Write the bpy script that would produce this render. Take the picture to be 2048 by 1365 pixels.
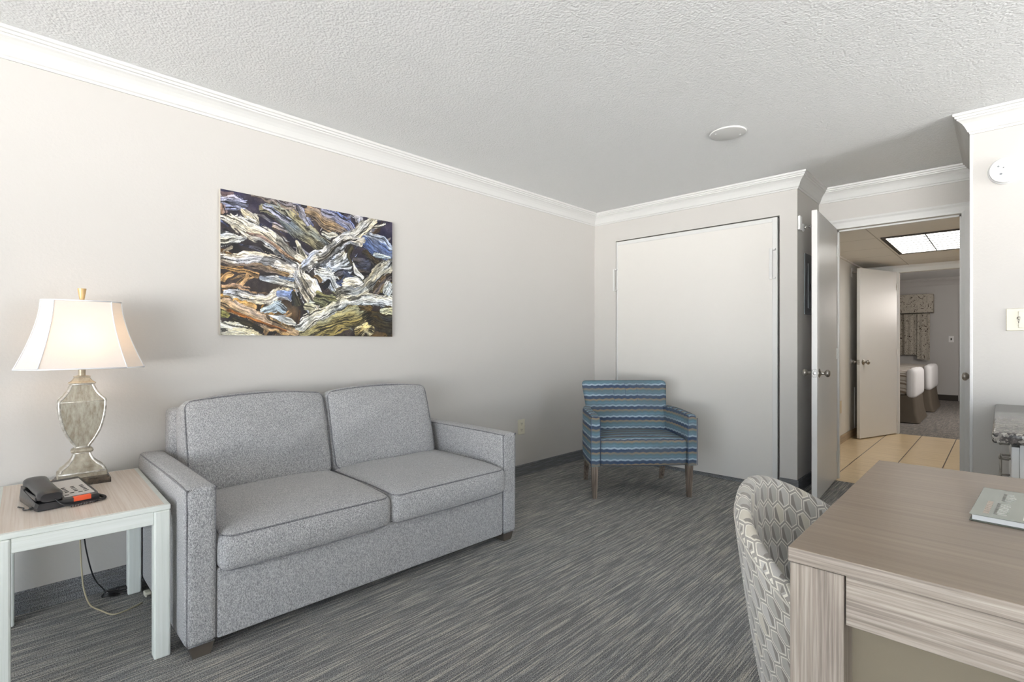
import bpy, bmesh, math, random
import numpy as np
from mathutils import Vector, Matrix

for o in list(bpy.data.objects):
    bpy.data.objects.remove(o)
SC = bpy.context.scene
COL = SC.collection
PI = math.pi
rad = math.radians
random.seed(7)

# ------------------------------------------------------------------ camera
THETA = rad(43.8)
cam_data = bpy.data.cameras.new('camera')
cam_data.sensor_width = 36.0
cam_data.lens = 18.0
cam_data.shift_y = 3.5 / 2048
cam_data.clip_start = 0.02
cam = bpy.data.objects.new('camera', cam_data)
cam.location = (0, 0, 1.12)
cam.rotation_euler = (PI / 2, 0, THETA)
COL.objects.link(cam)
SC.camera = cam

# ------------------------------------------------------------------ world, daylight, exposure
world = bpy.data.worlds.new('sky')
SC.world = world
world.use_nodes = True
bg = world.node_tree.nodes['Background']
# pale sky above, brighter sunlit pale ground below the horizon
wn = world.node_tree.nodes; wl = world.node_tree.links
wg = wn.new('ShaderNodeTexCoord'); ws = wn.new('ShaderNodeSeparateXYZ'); wr = wn.new('ShaderNodeValToRGB')
wa = wn.new('ShaderNodeMath'); wa.operation = 'MULTIPLY_ADD'; wa.inputs[1].default_value = 0.5; wa.inputs[2].default_value = 0.5
wl.new(wg.outputs['Generated'], ws.inputs[0]); wl.new(ws.outputs[2], wa.inputs[0]); wl.new(wa.outputs[0], wr.inputs[0])
wr.color_ramp.elements[0].position = 0.47; wr.color_ramp.elements[0].color = (1.0, 0.985, 0.96, 1)
wr.color_ramp.elements[1].position = 0.53; wr.color_ramp.elements[1].color = (0.16, 0.19, 0.225, 1)
wl.new(wr.outputs[0], bg.inputs['Color'])
bg.inputs['Strength'].default_value = 31.5
SC.view_settings.view_transform = 'Standard'
SC.view_settings.look = 'None'
SC.view_settings.exposure = 0.0
SC.view_settings.gamma = 1.0
SC.view_settings.use_curve_mapping = False
SC.cycles.use_denoising = True
SC.cycles.max_bounces = 10
SC.cycles.diffuse_bounces = 7
SC.cycles.glossy_bounces = 4
SC.cycles.transmission_bounces = 6
SC.cycles.transparent_max_bounces = 8
SC.cycles.caustics_reflective = False
SC.cycles.caustics_refractive = False
SC.cycles.sample_clamp_indirect = 6.0

def area_light(name, loc, rot, sx, sy, power, color=(1, 1, 1), portal=False):
    d = bpy.data.lights.new(name, 'AREA')
    d.shape = 'RECTANGLE'; d.size = sx; d.size_y = sy
    d.energy = power; d.color = color
    if portal:
        d.cycles.is_portal = True
    o = bpy.data.objects.new(name, d)
    o.location = loc; o.rotation_euler = rot
    COL.objects.link(o)
    return o

WIN = (-1.30, 3.30, 0.04, 2.26)     # sliding glass door in the wall behind the camera: x0, x1, z0, z1
WIN_Y = -4.60
area_light('window_daylight', ((WIN[0]+WIN[1])/2, WIN_Y-0.16, (WIN[2]+WIN[3])/2), (PI/2, 0, PI), WIN[1]-WIN[0], WIN[3]-WIN[2], 10, portal=True)

FILL_WIN = (2.05, 3.30, 0.40, 2.22)   # unseen window added in the far right-hand wall for fill light: y0, y1, z0, z1
FILL_WIN_X = 3.60
area_light('window_daylight', (FILL_WIN_X + 0.16, (FILL_WIN[0]+FILL_WIN[1])/2, (FILL_WIN[2]+FILL_WIN[3])/2), (PI/2, 0, PI/2), FILL_WIN[1]-FILL_WIN[0], FILL_WIN[3]-FILL_WIN[2], 10, portal=True)  # portal of the added fill window

# ------------------------------------------------------------------ colour and node helpers
def lin(r, g, b):
    def f(c):
        c /= 255.0
        return c / 12.92 if c <= 0.04045 else ((c + 0.055) / 1.055) ** 2.4
    return (f(r), f(g), f(b), 1.0)

class NT:
    def __init__(s, name):
        s.m = bpy.data.materials.new(name)
        s.m.use_nodes = True
        s.t = s.m.node_tree
        s.n = s.t.nodes
        s.p = s.n['Principled BSDF']
        s.out = s.n['Material Output']
    def link(s, a, b):
        s.t.links.new(a, b)
    def put(s, sock, v):
        if hasattr(v, 'links'):
            s.link(v, sock)
        elif v is not None:
            sock.default_value = v
    def coord(s, kind='Object'):
        return s.n.new('ShaderNodeTexCoord').outputs[kind]
    def mapping(s, vec, scale=(1, 1, 1), loc=(0, 0, 0), rot=(0, 0, 0)):
        n = s.n.new('ShaderNodeMapping')
        s.link(vec, n.inputs['Vector'])
        n.inputs['Scale'].default_value = scale
        n.inputs['Location'].default_value = loc
        n.inputs['Rotation'].default_value = rot
        return n.outputs[0]
    def noise(s, vec, scale=5, detail=2, rough=0.5, dist=0.0, color=False):
        n = s.n.new('ShaderNodeTexNoise')
        s.link(vec, n.inputs['Vector'])
        n.inputs['Scale'].default_value = scale
        n.inputs['Detail'].default_value = detail
        n.inputs['Roughness'].default_value = rough
        n.inputs['Distortion'].default_value = dist
        return n.outputs['Color' if color else 'Fac']
    def voronoi(s, vec, scale=5, feature='F1', out='Distance'):
        n = s.n.new('ShaderNodeTexVoronoi')
        n.feature = feature
        s.link(vec, n.inputs['Vector'])
        n.inputs['Scale'].default_value = scale
        return n.outputs[out]
    def math(s, op, a, b=None, c=None, clamp=False):
        n = s.n.new('ShaderNodeMath')
        n.operation = op; n.use_clamp = clamp
        s.put(n.inputs[0], a)
        if b is not None: s.put(n.inputs[1], b)
        if c is not None: s.put(n.inputs[2], c)
        return n.outputs[0]
    def ramp(s, fac, stops, interp='LINEAR'):
        n = s.n.new('ShaderNodeValToRGB')
        n.color_ramp.interpolation = interp
        e = n.color_ramp.elements
        while len(e) > 1:
            e.remove(e[-1])
        e[0].position = stops[0][0]; e[0].color = stops[0][1]
        for p, c in stops[1:]:
            k = e.new(p); k.color = c
        s.put(n.inputs[0], fac)
        return n.outputs[0]
    def mix(s, fac, a, b, blend='MIX'):
        n = s.n.new('ShaderNodeMix')
        n.data_type = 'RGBA'; n.blend_type = blend
        s.put(n.inputs['Factor'], fac)
        s.put(n.inputs['A'] if False else n.inputs[6], a)
        s.put(n.inputs[7], b)
        return n.outputs[2]
    def sep(s, vec):
        n = s.n.new('ShaderNodeSeparateXYZ')
        s.link(vec, n.inputs[0])
        return n.outputs
    def bump(s, h, strength=0.2, dist=0.01):
        n = s.n.new('ShaderNodeBump')
        n.inputs['Strength'].default_value = strength
        n.inputs['Distance'].default_value = dist
        s.link(h, n.inputs['Height'])
        s.link(n.outputs[0], s.p.inputs['Normal'])
    def set(s, color=None, rough=None, metal=None, spec=None, coat=None):
        if color is not None: s.put(s.p.inputs['Base Color'], color)
        if rough is not None: s.put(s.p.inputs['Roughness'], rough)
        if metal is not None: s.put(s.p.inputs['Metallic'], metal)
        if spec is not None: s.put(s.p.inputs['Specular IOR Level'], spec)
        if coat is not None: s.put(s.p.inputs['Coat Weight'], coat)
        return s.m

def plain(name, col, rough=0.5, metal=0.0, spec=0.5, var=0.03, bump=0.0, bscale=60):
    """a plain finish with slight procedural variation"""
    t = NT(name)
    v = t.noise(t.coord(), 9, 3)
    a = tuple(max(0, c * (1 - var)) for c in col[:3]) + (1,)
    b = tuple(min(1, c * (1 + var)) for c in col[:3]) + (1,)
    c = t.mix(v, a, b)
    t.set(c, rough, metal, spec)
    if bump:
        t.bump(t.noise(t.coord(), bscale, 3), bump, 0.003)
    return t.m

M = {}
# painted walls: fine orange-peel
def wallpaint(name, col):
    t = NT(name)
    o = t.coord()
    v = t.noise(o, 1.3, 2)
    c = t.mix(v, tuple(x * 0.985 for x in col[:3]) + (1,), col)
    t.set(c, 0.72, 0, 0.3)
    t.bump(t.noise(o, 70, 4, 0.6), 0.16, 0.004)
    return t.m
M['wall'] = wallpaint('wall_paint', lin(205, 202, 198))
M['wall_hall'] = wallpaint('hall_wall_paint', lin(214, 212, 208))
M['wall_bed'] = wallpaint('bedroom_wall_paint', lin(202, 200, 198))
M['trim'] = plain('trim_paint', lin(219, 219, 217), 0.42, 0, 0.5, 0.01)
M['door'] = plain('door_paint', lin(224, 223, 221), 0.34, 0, 0.5, 0.01)
M['panel'] = plain('panel_paint', lin(223, 220, 215), 0.55, 0, 0.4, 0.01, 0.05)
# popcorn ceiling
t = NT('ceiling_texture')
o = t.coord()
vo = t.voronoi(o, 110, 'SMOOTH_F1')
nz = t.noise(o, 55, 5, 0.65)
h = t.math('ADD', t.math('MULTIPLY', vo, -0.8), nz)
t.set(t.mix(nz, lin(246, 247, 247), lin(250, 251, 251)), 0.85, 0, 0.2)
t.bump(h, 0.42, 0.008)
M['ceiling'] = t.m
# suspended hall ceiling with tile seams
t = NT('hall_ceiling_tile')
x, y, z = t.sep(t.coord())
def seam(t, v, off, step, w):
    m = t.math('PINGPONG', t.math('ADD', v, off), step / 2)
    return t.math('LESS_THAN', m, w)
s1 = seam(t, x, 0.83 - 3 * 0.61 + 6.1, 0.61, 0.004)
s2 = seam(t, y, 61 * 0.61 - 5.66, 0.61, 0.004)
sm = t.math('MAXIMUM', s1, s2)
t.set(t.mix(sm, lin(226, 223, 217), lin(180, 176, 168)), 0.9, 0, 0.2)
M['hallceil'] = t.m

# striped loop carpet (main room): streaks run along y
def carpet(name, vecswap, cols, sc=(185, 4.2)):
    t = NT(name)
    o = t.coord()
    if vecswap == 'y':
        m1 = t.mapping(o, (sc[0], sc[1], 60)); m2 = t.mapping(o, (sc[0] * 0.35, sc[1] * 0.55, 20), (3, 7, 1))
    elif vecswap == 'wx':     # base strip on walls running along x: streaks along x
        m1 = t.mapping(o, (sc[1], 60, sc[0])); m2 = t.mapping(o, (sc[1] * .5, 20, sc[0] * .4), (3, 7, 1))
    else:
        m1 = t.mapping(o, (60, sc[1], sc[0])); m2 = t.mapping(o, (20, sc[1] * .5, sc[0] * .4), (3, 7, 1))
    a = t.noise(m1, 1, 2, 0.5)
    b = t.noise(m2, 1, 2, 0.5)
    if vecswap == 'y': m3 = t.mapping(o, (330, 15, 60), (1, 2, 3))
    elif vecswap == 'wx': m3 = t.mapping(o, (14, 60, 330))
    else: m3 = t.mapping(o, (60, 14, 330))
    a = t.math('MULTIPLY_ADD', t.noise(m3, 1, 2, 0.6), 0.34, t.math('MULTIPLY', a, 0.66))
    c1 = t.ramp(a, [(0.40, cols[0]), (0.455, cols[1]), (0.495, cols[2]), (0.535, cols[3]), (0.59, cols[4])])
    tint = t.ramp(b, [(0.36, cols[5]), (0.47, (0.5, 0.5, 0.5, 1)), (0.56, (0.5, 0.5, 0.5, 1)), (0.66, cols[6])])
    c2 = t.mix(0.38, c1, tint, 'OVERLAY')
    if vecswap == 'y':
        ln = t.noise(t.mapping(o, (150, 2.2, 40), (7, 3, 5)), 1, 1, 0.5)
        c2 = t.mix(t.ramp(ln, [(0.40, (0.9, 0.9, 0.9, 1)), (0.46, (0, 0, 0, 1))]), c2, cols[0])
        c2 = t.mix(t.ramp(ln, [(0.60, (0, 0, 0, 1)), (0.68, (0.45, 0.45, 0.45, 1))]), c2, cols[4])
    sp = t.noise(o, 300, 2, 0.7)
    c3 = t.mix(t.math('MULTIPLY', sp, 1.0), t.mix(0.0, c2, c2), c2)
    dark = t.mix(0.70, c2, (0, 0, 0, 1)); light = t.mix(0.30, c2, (1, 1, 1, 1))
    k = t.ramp(sp, [(0.34, (0, 0, 0, 1)), (0.62, (1, 1, 1, 1))])
    c3 = t.mix(k, dark, light)
    t.set(c3, 0.95, 0, 0.1)
    t.bump(t.math('ADD', t.math('MULTIPLY', a, 0.8), sp), 0.7, 0.006)
    return t.m
CC = [lin(16, 21, 30), lin(54, 60, 68), lin(104, 105, 105), lin(150, 146, 138), lin(200, 193, 178), (0.38, 0.46, 0.56, 1), (0.57, 0.53, 0.49, 1)]
M['carpet'] = carpet('striped_carpet', 'y', CC)
CB = [lin(20, 25, 34), lin(34, 41, 52), lin(50, 58, 70), lin(70, 78, 90), lin(104, 108, 112), (0.43, 0.48, 0.56, 1), (0.5, 0.5, 0.5, 1)]
M['base_x'] = carpet('carpet_base_x', 'wx', CB, (140, 7))
M['base_y'] = carpet('carpet_base_y', 'wy', CB, (140, 7))
CBR = [lin(62, 52, 46), lin(88, 76, 68), lin(104, 92, 82), lin(126, 112, 100), lin(150, 138, 124), (0.5, 0.5, 0.5, 1), (0.5, 0.5, 0.5, 1)]
M['carpet_bed'] = carpet('bedroom_carpet', 'y', CBR, (26, 14))
# hall tile
t = NT('hall_floor_tile')
o = t.coord()
x, y, z = t.sep(o)
g1 = seam(t, x, 1.02 + 6.3, 0.315, 0.004)
g2 = seam(t, y, 31.5 - 5.677 + 0.0, 0.315, 0.0012)
gr = t.noise(t.mapping(o, (3, 55, 3)), 1, 4, 0.6)
base = t.ramp(gr, [(0.3, lin(196, 172, 136)), (0.55, lin(222, 200, 164)), (0.75, lin(234, 214, 182))])
c = t.mix(g2, base, lin(165, 140, 105))
c = t.mix(g1, c, lin(70, 56, 42))
t.set(c, 0.28, 0, 0.5)
M['tile'] = t.m
t = NT('hall_tile_skirting')
o = t.coord(); x, y, z = t.sep(o)
g2 = seam(t, y, 31.5 - 5.677, 0.315, 0.003)
c = t.mix(g2, t.ramp(t.noise(t.mapping(o, (30, 3, 60)), 1, 3), [(0.3, lin(150, 132, 110)), (0.7, lin(186, 168, 142))]), lin(110, 95, 76))
M['tilebase'] = t.set(c, 0.4)

# fabrics
def heather(name, c0, c1, c2, scale=330):
    t = NT(name)
    o = t.coord()
    a = t.noise(o, scale, 2, 0.7)
    b = t.noise(t.mapping(o, (1, 1, 0.6)), scale * 0.6, 2, 0.6)
    m = t.math('MULTIPLY_ADD', a, 0.6, t.math('MULTIPLY', b, 0.4))
    c = t.ramp(m, [(0.40, c0), (0.5, c1), (0.60, c2)])
    t.set(c, 0.95, 0, 0.15)
    t.p.inputs['Sheen Weight'].default_value = 0.25
    t.p.inputs['Sheen Roughness'].default_value = 0.5
    t.bump(m, 0.5, 0.003)
    return t.m
M['sofa'] = heather('grey_tweed', lin(118, 118, 120), lin(160, 160, 162), lin(206, 206, 206), 440)
M['seam'] = heather('grey_piping', lin(84, 84, 88), lin(116, 116, 120), lin(140, 140, 143))
M['darkleg'] = plain('dark_wood_foot', lin(74, 68, 62), 0.45)

def ziggy(name):
    """blue, teal, tan and white wavy bands, v coordinate of the UV map in metres"""
    t = NT(name)
    uv = t.coord('UV')
    x, y, z = t.sep(uv)
    n1 = t.noise(t.mapping(uv, (9, 2, 1)), 1, 2, 0.5)
    wave = t.math('MULTIPLY', t.math('PINGPONG', t.math('MULTIPLY_ADD', n1, 0.02, x), 0.026), 0.22)
    fine = t.noise(t.mapping(uv, (420, 30, 1)), 1, 2, 0.6)
    v = t.math('ADD', y, wave)
    v = t.math('ADD', v, t.math('MULTIPLY_ADD', fine, 0.012, t.math('MULTIPLY', n1, 0.012)))
    f = t.math('FRACT', t.math('DIVIDE', v, -0.083))
    big = t.noise(t.mapping(uv, (3, 22, 1)), 1, 1, 0.5)
    c = t.ramp(f, [(0.0, lin(92, 116, 126)), (0.18, lin(104, 136, 150)), (0.32, lin(106, 128, 144)),
                   (0.37, lin(150, 172, 190)), (0.43, lin(184, 200, 212)), (0.49, lin(120, 138, 160)),
                   (0.53, lin(52, 66, 92)), (0.74, lin(60, 76, 102)), (0.76, lin(96, 98, 102)),
                   (0.82, lin(152, 132, 108)), (0.90, lin(140, 130, 114)), (1.0, lin(94, 122, 134))])
    c = t.mix(t.ramp(big, [(0.40, (0, 0, 0, 1)), (0.62, (0.45, 0.45, 0.45, 1))]), c, lin(96, 106, 112))
    w = t.noise(t.mapping(uv, (900, 900, 1)), 1, 2, 0.6)
    c = t.mix(t.ramp(w, [(0.35, (0.25, 0.25, 0.25, 1)), (0.6, (0, 0, 0, 1))]), c, lin(50, 60, 70))
    t.set(c, 0.9, 0, 0.15)
    t.bump(w, 0.3, 0.002)
    return t.m
M['ziggy'] = ziggy('wavy_striped_upholstery')

def hexfab(name):
    t = NT(name)
    uv = t.coord('UV')
    W, H = 0.048, 0.058            # cell pitch across, and half pitch down (flat-sided hexagons, stretched tall)
    x, y, z = t.sep(uv)
    px = t.math('DIVIDE', x, W)
    py = t.math('DIVIDE', y, H * 1.05)
    R = 1.7320508
    def cell(ox, oy):
        gx = t.math('SUBTRACT', t.math('FRACT', t.math('ADD', px, ox)), 0.5)
        gy = t.math('MULTIPLY', t.math('SUBTRACT', t.math('FRACT', t.math('ADD', t.math('DIVIDE', py, R), oy)), 0.5), R)
        return gx, gy
    ax, ay = cell(0, 0)
    bx, by = cell(0.5, 0.5)
    da = t.math('ADD', t.math('MULTIPLY', ax, ax), t.math('MULTIPLY', ay, ay))
    db = t.math('ADD', t.math('MULTIPLY', bx, bx), t.math('MULTIPLY', by, by))
    k = t.math('LESS_THAN', da, db)
    def sel(a, b):
        return t.math('ADD', t.math('MULTIPLY', a, k), t.math('MULTIPLY', b, t.math('SUBTRACT', 1.0, k)))
    gx, gy = sel(ax, bx), sel(ay, by)
    AX, AY = t.math('ABSOLUTE', gx), t.math('ABSOLUTE', gy)
    d = t.math('MAXIMUM', AX, t.math('ADD', t.math('MULTIPLY', AX, 0.5), t.math('MULTIPLY', AY, 0.8660254)))
    line = t.math('MULTIPLY', t.math('GREATER_THAN', d, 0.405), t.math('LESS_THAN', d, 0.452))
    gap = t.math('GREATER_THAN', d, 0.452)
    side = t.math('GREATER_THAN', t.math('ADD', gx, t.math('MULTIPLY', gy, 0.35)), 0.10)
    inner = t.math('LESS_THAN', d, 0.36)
    idv = t.n.new('ShaderNodeTexWhiteNoise'); idv.noise_dimensions = '2D'
    cx = t.n.new('ShaderNodeCombineXYZ')
    t.put(cx.inputs[0], t.math('SUBTRACT', px, gx)); t.put(cx.inputs[1], t.math('SUBTRACT', py, gy))
    rn = t.n.new('ShaderNodeVectorMath'); rn.operation = 'SNAP'
    t.link(cx.outputs[0], rn.inputs[0]); rn.inputs[1].default_value = (0.25, 0.25, 1)
    t.link(rn.outputs[0], idv.inputs['Vector'])
    cellc = t.ramp(idv.outputs['Value'], [(0.0, lin(168, 164, 158)), (0.5, lin(184, 181, 177)), (0.8, lin(196, 190, 176))], 'CONSTANT')
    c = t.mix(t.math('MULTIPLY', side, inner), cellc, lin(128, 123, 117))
    c = t.mix(gap, c, lin(150, 146, 140))
    c = t.mix(line, c, lin(226, 222, 210))
    w = t.noise(t.mapping(uv, (700, 900, 1)), 1, 2, 0.6)
    c = t.mix(t.ramp(w, [(0.3, (0.3, 0.3, 0.3, 1)), (0.6, (0, 0, 0, 1))]), c, lin(110, 105, 98))
    t.set(c, 0.75, 0, 0.25)
    t.p.inputs['Sheen Weight'].default_value = 0.3
    t.bump(t.math('ADD', w, t.math('MULTIPLY', line, 1.2)), 0.3, 0.002)
    return t.m
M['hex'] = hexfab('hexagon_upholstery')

def wood(name, cols, axis='x', rough=0.45, fine=120, long=3.0, spec=0.4, bump=0.15, coat=0.0):
    t = NT(name)
    o = t.coord()
    s = {'x': (long, fine, fine), 'y': (fine, long, fine), 'z': (fine, fine, long)}[axis]
    s2 = tuple(v * (0.16 if v > 10 else 0.5) for v in s)
    a = t.noise(t.mapping(o, s), 1, 5, 0.62)
    b = t.noise(t.mapping(o, s2, (4, 2, 9)), 1, 3, 0.55, 0.4)
    m = t.math('MULTIPLY_ADD', a, 0.68, t.math('MULTIPLY', b, 0.32))
    c = t.ramp(m, [(0.34, cols[0]), (0.46, cols[1]), (0.55, cols[2]), (0.66, cols[3])])
    t.set(c, rough, 0, spec, coat)
    t.bump(a, bump, 0.002)
    return t.m
DW = [lin(110, 100, 92), lin(136, 126, 117), lin(154, 144, 134), lin(172, 162, 151)]
M['deskx'] = wood('weathered_oak_x', DW, 'x', 0.5, 240, 5)
M['deskz'] = wood('weathered_oak_z', DW, 'z', 0.5, 240, 5)
M['desky'] = wood('weathered_oak_y', DW, 'y', 0.5, 240, 5)
DT = [lin(122, 107, 93), lin(130, 115, 101), lin(137, 122, 107), lin(144, 129, 114)]
M['desktop'] = wood('desktop_veneer', DT, 'x', 0.30, 90, 2.0, 0.5, 0.02)
M['chairleg'] = wood('grey_brown_leg_wood', [lin(60, 52, 46), lin(96, 85, 76), lin(124, 112, 101), lin(150, 138, 126)], 'z', 0.5, 160, 4)
M['olive'] = plain('olive_back_board', lin(118, 110, 95), 0.7, 0, 0.2, 0.04)  # even olive-brown of the board under the desk
M['mint'] = wood('whitewashed_frame', [lin(222, 227, 220), lin(229, 233, 227), lin(233, 237, 232), lin(238, 241, 237)], 'z', 0.4, 140, 3, 0.5, 0.05)
M['mintx'] = wood('whitewashed_frame_y', [lin(222, 227, 220), lin(229, 233, 227), lin(233, 237, 232), lin(238, 241, 237)], 'y', 0.4, 140, 3, 0.5, 0.05)
M['pinkwood'] = wood('whitewashed_pink_top', [lin(212, 194, 180), lin(224, 210, 197), lin(231, 219, 208), lin(238, 228, 219)], 'x', 0.34, 170, 2.2, 0.5, 0.04)

# metals, plastics
t = NT('satin_nickel'); M['nickel'] = t.set(t.mix(t.noise(t.coord(), 30, 2), lin(150, 145, 138), lin(175, 170, 162)), 0.28, 1.0)
t = NT('chrome'); M['chrome'] = t.set(t.mix(t.noise(t.coord(), 30, 2), lin(200, 200, 200), lin(220, 220, 220)), 0.15, 1.0)
M['grey_metal'] = plain('grey_panel_metal', lin(128, 132, 136), 0.4, 0.3)
M['dark_gap'] = plain('dark_gap', lin(66, 62, 58), 0.9)
M['ivory'] = plain('ivory_plastic', lin(222, 218, 200), 0.4, 0, 0.5, 0.01)
M['beige_pl'] = plain('beige_plastic', lin(206, 190, 158), 0.45, 0, 0.5, 0.01)
M['white_pl'] = plain('white_plastic', lin(238, 238, 238), 0.4, 0, 0.5, 0.01)
M['grey_pl'] = plain('pale_grey_plate', lin(226, 226, 224), 0.5, 0, 0.5, 0.01)
M['black_pl'] = plain('black_plastic', lin(34, 34, 36), 0.24, 0, 0.5, 0.05)
M['slot'] = plain('dark_slot', lin(52, 48, 44), 0.6)
M['phoneface'] = plain('phone_face', lin(214, 210, 206), 0.45, 0, 0.5, 0.01)
M['orange'] = plain('orange_label', lin(214, 84, 44), 0.5, 0, 0.5, 0.03)
M['clearcord'] = plain('clear_gold_cord', lin(178, 168, 140), 0.3, 0, 0.5, 0.05)
# lamp finishes
t = NT('antiqued_silver_leaf')
o = t.coord()
n = t.noise(t.mapping(o, (1, 1, .5)), 26, 5, 0.65)
t.set(t.ramp(n, [(0.3, lin(128, 118, 102)), (0.5, lin(168, 160, 144)), (0.7, lin(196, 190, 176))]), 0.42, 0.35)
M['silver'] = t.m
t = NT('bright_silver_edge')
n = t.noise(t.coord(), 60, 3, 0.6)
M['silver_edge'] = t.set(t.ramp(n, [(0.35, lin(172, 166, 154)), (0.65, lin(228, 226, 220))]), 0.3, 0.5)
t = NT('worn_panel')
o = t.coord()
n = t.noise(t.mapping(o, (1, 2, .6)), 30, 5, 0.7)
M['lamp_panel'] = t.set(t.ramp(n, [(0.32, lin(128, 116, 98)), (0.5, lin(158, 152, 138)), (0.7, lin(182, 178, 166))]), 0.38, 0.1)
t = NT('tarnished_dark_base')
n = t.noise(t.coord(), 40, 5, 0.7)
M['lamp_base'] = t.set(t.ramp(n, [(0.35, lin(40, 34, 30)), (0.6, lin(92, 82, 70)), (0.75, lin(150, 138, 118))]), 0.35, 0.2)
M['gold'] = plain('pale_gold', lin(206, 176, 128), 0.4, 0.3, 0.5, 0.08)
t = NT('shade_linen')
tr = t.n.new('ShaderNodeBsdfTranslucent'); tr.inputs[0].default_value = lin(252, 240, 222)
ms = t.n.new('ShaderNodeMixShader'); ms.inputs[0].default_value = 0.42
w = t.noise(t.mapping(t.coord(), (1, 1, 1)), 500, 2)
t.set(t.mix(w, lin(236, 236, 238), lin(246, 246, 248)), 0.9, 0, 0.1)
t.link(t.p.outputs[0], ms.inputs[1]); t.link(tr.outputs[0], ms.inputs[2]); t.link(ms.outputs[0], t.out.inputs[0])
M['shade'] = t.m
M['shade_trim'] = plain('shade_trim', lin(240, 242, 245), 0.8)
def emit(name, col, strength):
    t = NT(name)
    e = t.n.new('ShaderNodeEmission'); e.inputs[0].default_value = col; e.inputs[1].default_value = strength
    t.link(e.outputs[0], t.out.inputs[0])
    return t.m
M['bulb'] = emit('warm_bulb', (1.0, 0.66, 0.36, 1), 17)
# luminous ceiling panel with lattice lines
t = NT('luminous_diffuser')
o = t.coord(); x, y, z = t.sep(o)
l1 = seam(t, x, 0.77 + 2.1, 0.285, 0.006); l2 = seam(t, y, 30 * 0.14 * 2 - 5.68 + 0.04, 0.14, 0.005)
e = t.n.new('ShaderNodeEmission')
t.put(e.inputs[0], t.mix(t.math('MAXIMUM', l1, l2), lin(252, 248, 240), lin(196, 188, 174)))
e.inputs[1].default_value = 4.2
t.link(e.outputs[0], t.out.inputs[0])
M['luminous'] = t.m
# granite
t = NT('speckled_granite')
o = t.coord()
v = t.voronoi(o, 120, 'F1', 'Color'); xx, yy, zz = t.sep(v)
n = t.noise(o, 50, 4, 0.7)
t.set(t.ramp(t.math('MULTIPLY_ADD', xx, 0.5, t.math('MULTIPLY', n, 0.5)), [(0.3, lin(44, 42, 42)), (0.45, lin(84, 80, 78)), (0.58, lin(120, 116, 112)), (0.72, lin(168, 164, 156))]), 0.14, 0, 0.6)
M['granite'] = t.m
# bedding
t = NT('striped_coverlet')
o = t.coord(); x, y, z = t.sep(o)
n = t.noise(t.mapping(o, (4, 70, 70)), 1, 3, 0.6)
f = t.math('FRACT', t.math('MULTIPLY', t.math('ADD', z, t.math('MULTIPLY', y, 0.8)), 9.0))
c = t.ramp(f, [(0.0, lin(196, 192, 184)), (0.30, lin(186, 180, 172)), (0.34, lin(120, 106, 94)), (0.52, lin(140, 126, 112)), (0.56, lin(206, 202, 196)), (0.78, lin(150, 140, 130)), (0.86, lin(98, 86, 76)), (0.9, lin(196, 192, 184))], 'CONSTANT')
t.set(t.mix(t.math('MULTIPLY', n, 0.5), c, lin(150, 142, 132)), 0.9)
M['coverlet'] = t.m
M['duvet'] = plain('white_duvet', lin(232, 232, 234), 0.9, 0, 0.2, 0.03, 0.4, 14)
M['skirt'] = plain('brown_bed_skirt', lin(104, 96, 86), 0.9, 0, 0.2, 0.05)
t = NT('scroll_drapery')
o = t.coord()
n = t.noise(t.mapping(o, (4, 4, 4)), 1.6, 2, 0.5, 1.6)
k = t.math('LESS_THAN', t.math('PINGPONG', n, 0.075), 0.009)
n2 = t.noise(o, 60, 3)
c = t.mix(k, t.mix(n2, lin(182, 176, 164), lin(200, 194, 182)), lin(70, 56, 50))
M['drape'] = t.set(c, 0.9, 0, 0.15)
# glass
t = NT('window_glass')
tp = t.n.new('ShaderNodeBsdfTransparent'); gl = t.n.new('ShaderNodeBsdfGlossy'); gl.inputs['Roughness'].default_value = 0.02
ms = t.n.new('ShaderNodeMixShader'); ms.inputs[0].default_value = 0.06
t.link(tp.outputs[0], ms.inputs[1]); t.link(gl.outputs[0], ms.inputs[2]); t.link(ms.outputs[0], t.out.inputs[0])
M['glass'] = t.m

# ------------------------------------------------------------------ mesh helpers
BASE = {}     # object name -> world matrix of the thing (so that parts may be written in room coordinates)
def wmat(o):
    m = Matrix.Identity(4)
    while o is not None:
        m = o.matrix_basis @ m
        o = o.parent
    return m
def obj(name, bm, mat, parent=None, world=True, smooth=False, uv=None, angle=None):
    if parent is not None and world:
        bmesh.ops.transform(bm, matrix=wmat(parent).inverted(), verts=bm.verts)
    bmesh.ops.recalc_face_normals(bm, faces=bm.faces)
    if uv:
        lay = bm.loops.layers.uv.verify()
        for f in bm.faces:
            for l in f.loops:
                l[lay].uv = uv(l.vert.co, f.normal)
    me = bpy.data.meshes.new(name)
    bm.to_mesh(me); bm.free()
    if smooth:
        for p in me.polygons: p.use_smooth = True
        if angle:
            me.set_sharp_from_angle(angle=rad(angle))
    for m in (mat if isinstance(mat, (list, tuple)) else [mat]):
        me.materials.append(m)
    o = bpy.data.objects.new(name, me)
    COL.objects.link(o)
    if parent is not None: o.parent = parent
    return o
def tag(o, label, cat, group=None, kind=None):
    o['label'] = label; o['category'] = cat
    if group: o['group'] = group
    if kind: o['kind'] = kind
    return o
def thing(name, label, cat, loc=(0, 0, 0), rz=0.0, group=None):
    o = bpy.data.objects.new(name, None)
    o.empty_display_size = 0.1
    o.location = loc; o.rotation_euler = (0, 0, rz)
    o.matrix_basis = Matrix.Translation(Vector(loc)) @ Matrix.Rotation(rz, 4, 'Z')
    COL.objects.link(o)
    return tag(o, label, cat, group)
def struct(name, bm, mat, parent=None, **k):
    o = obj(name, bm, mat, parent, **k)
    if parent is None: o['kind'] = 'structure'
    return o
def new(): return bmesh.new()
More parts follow.
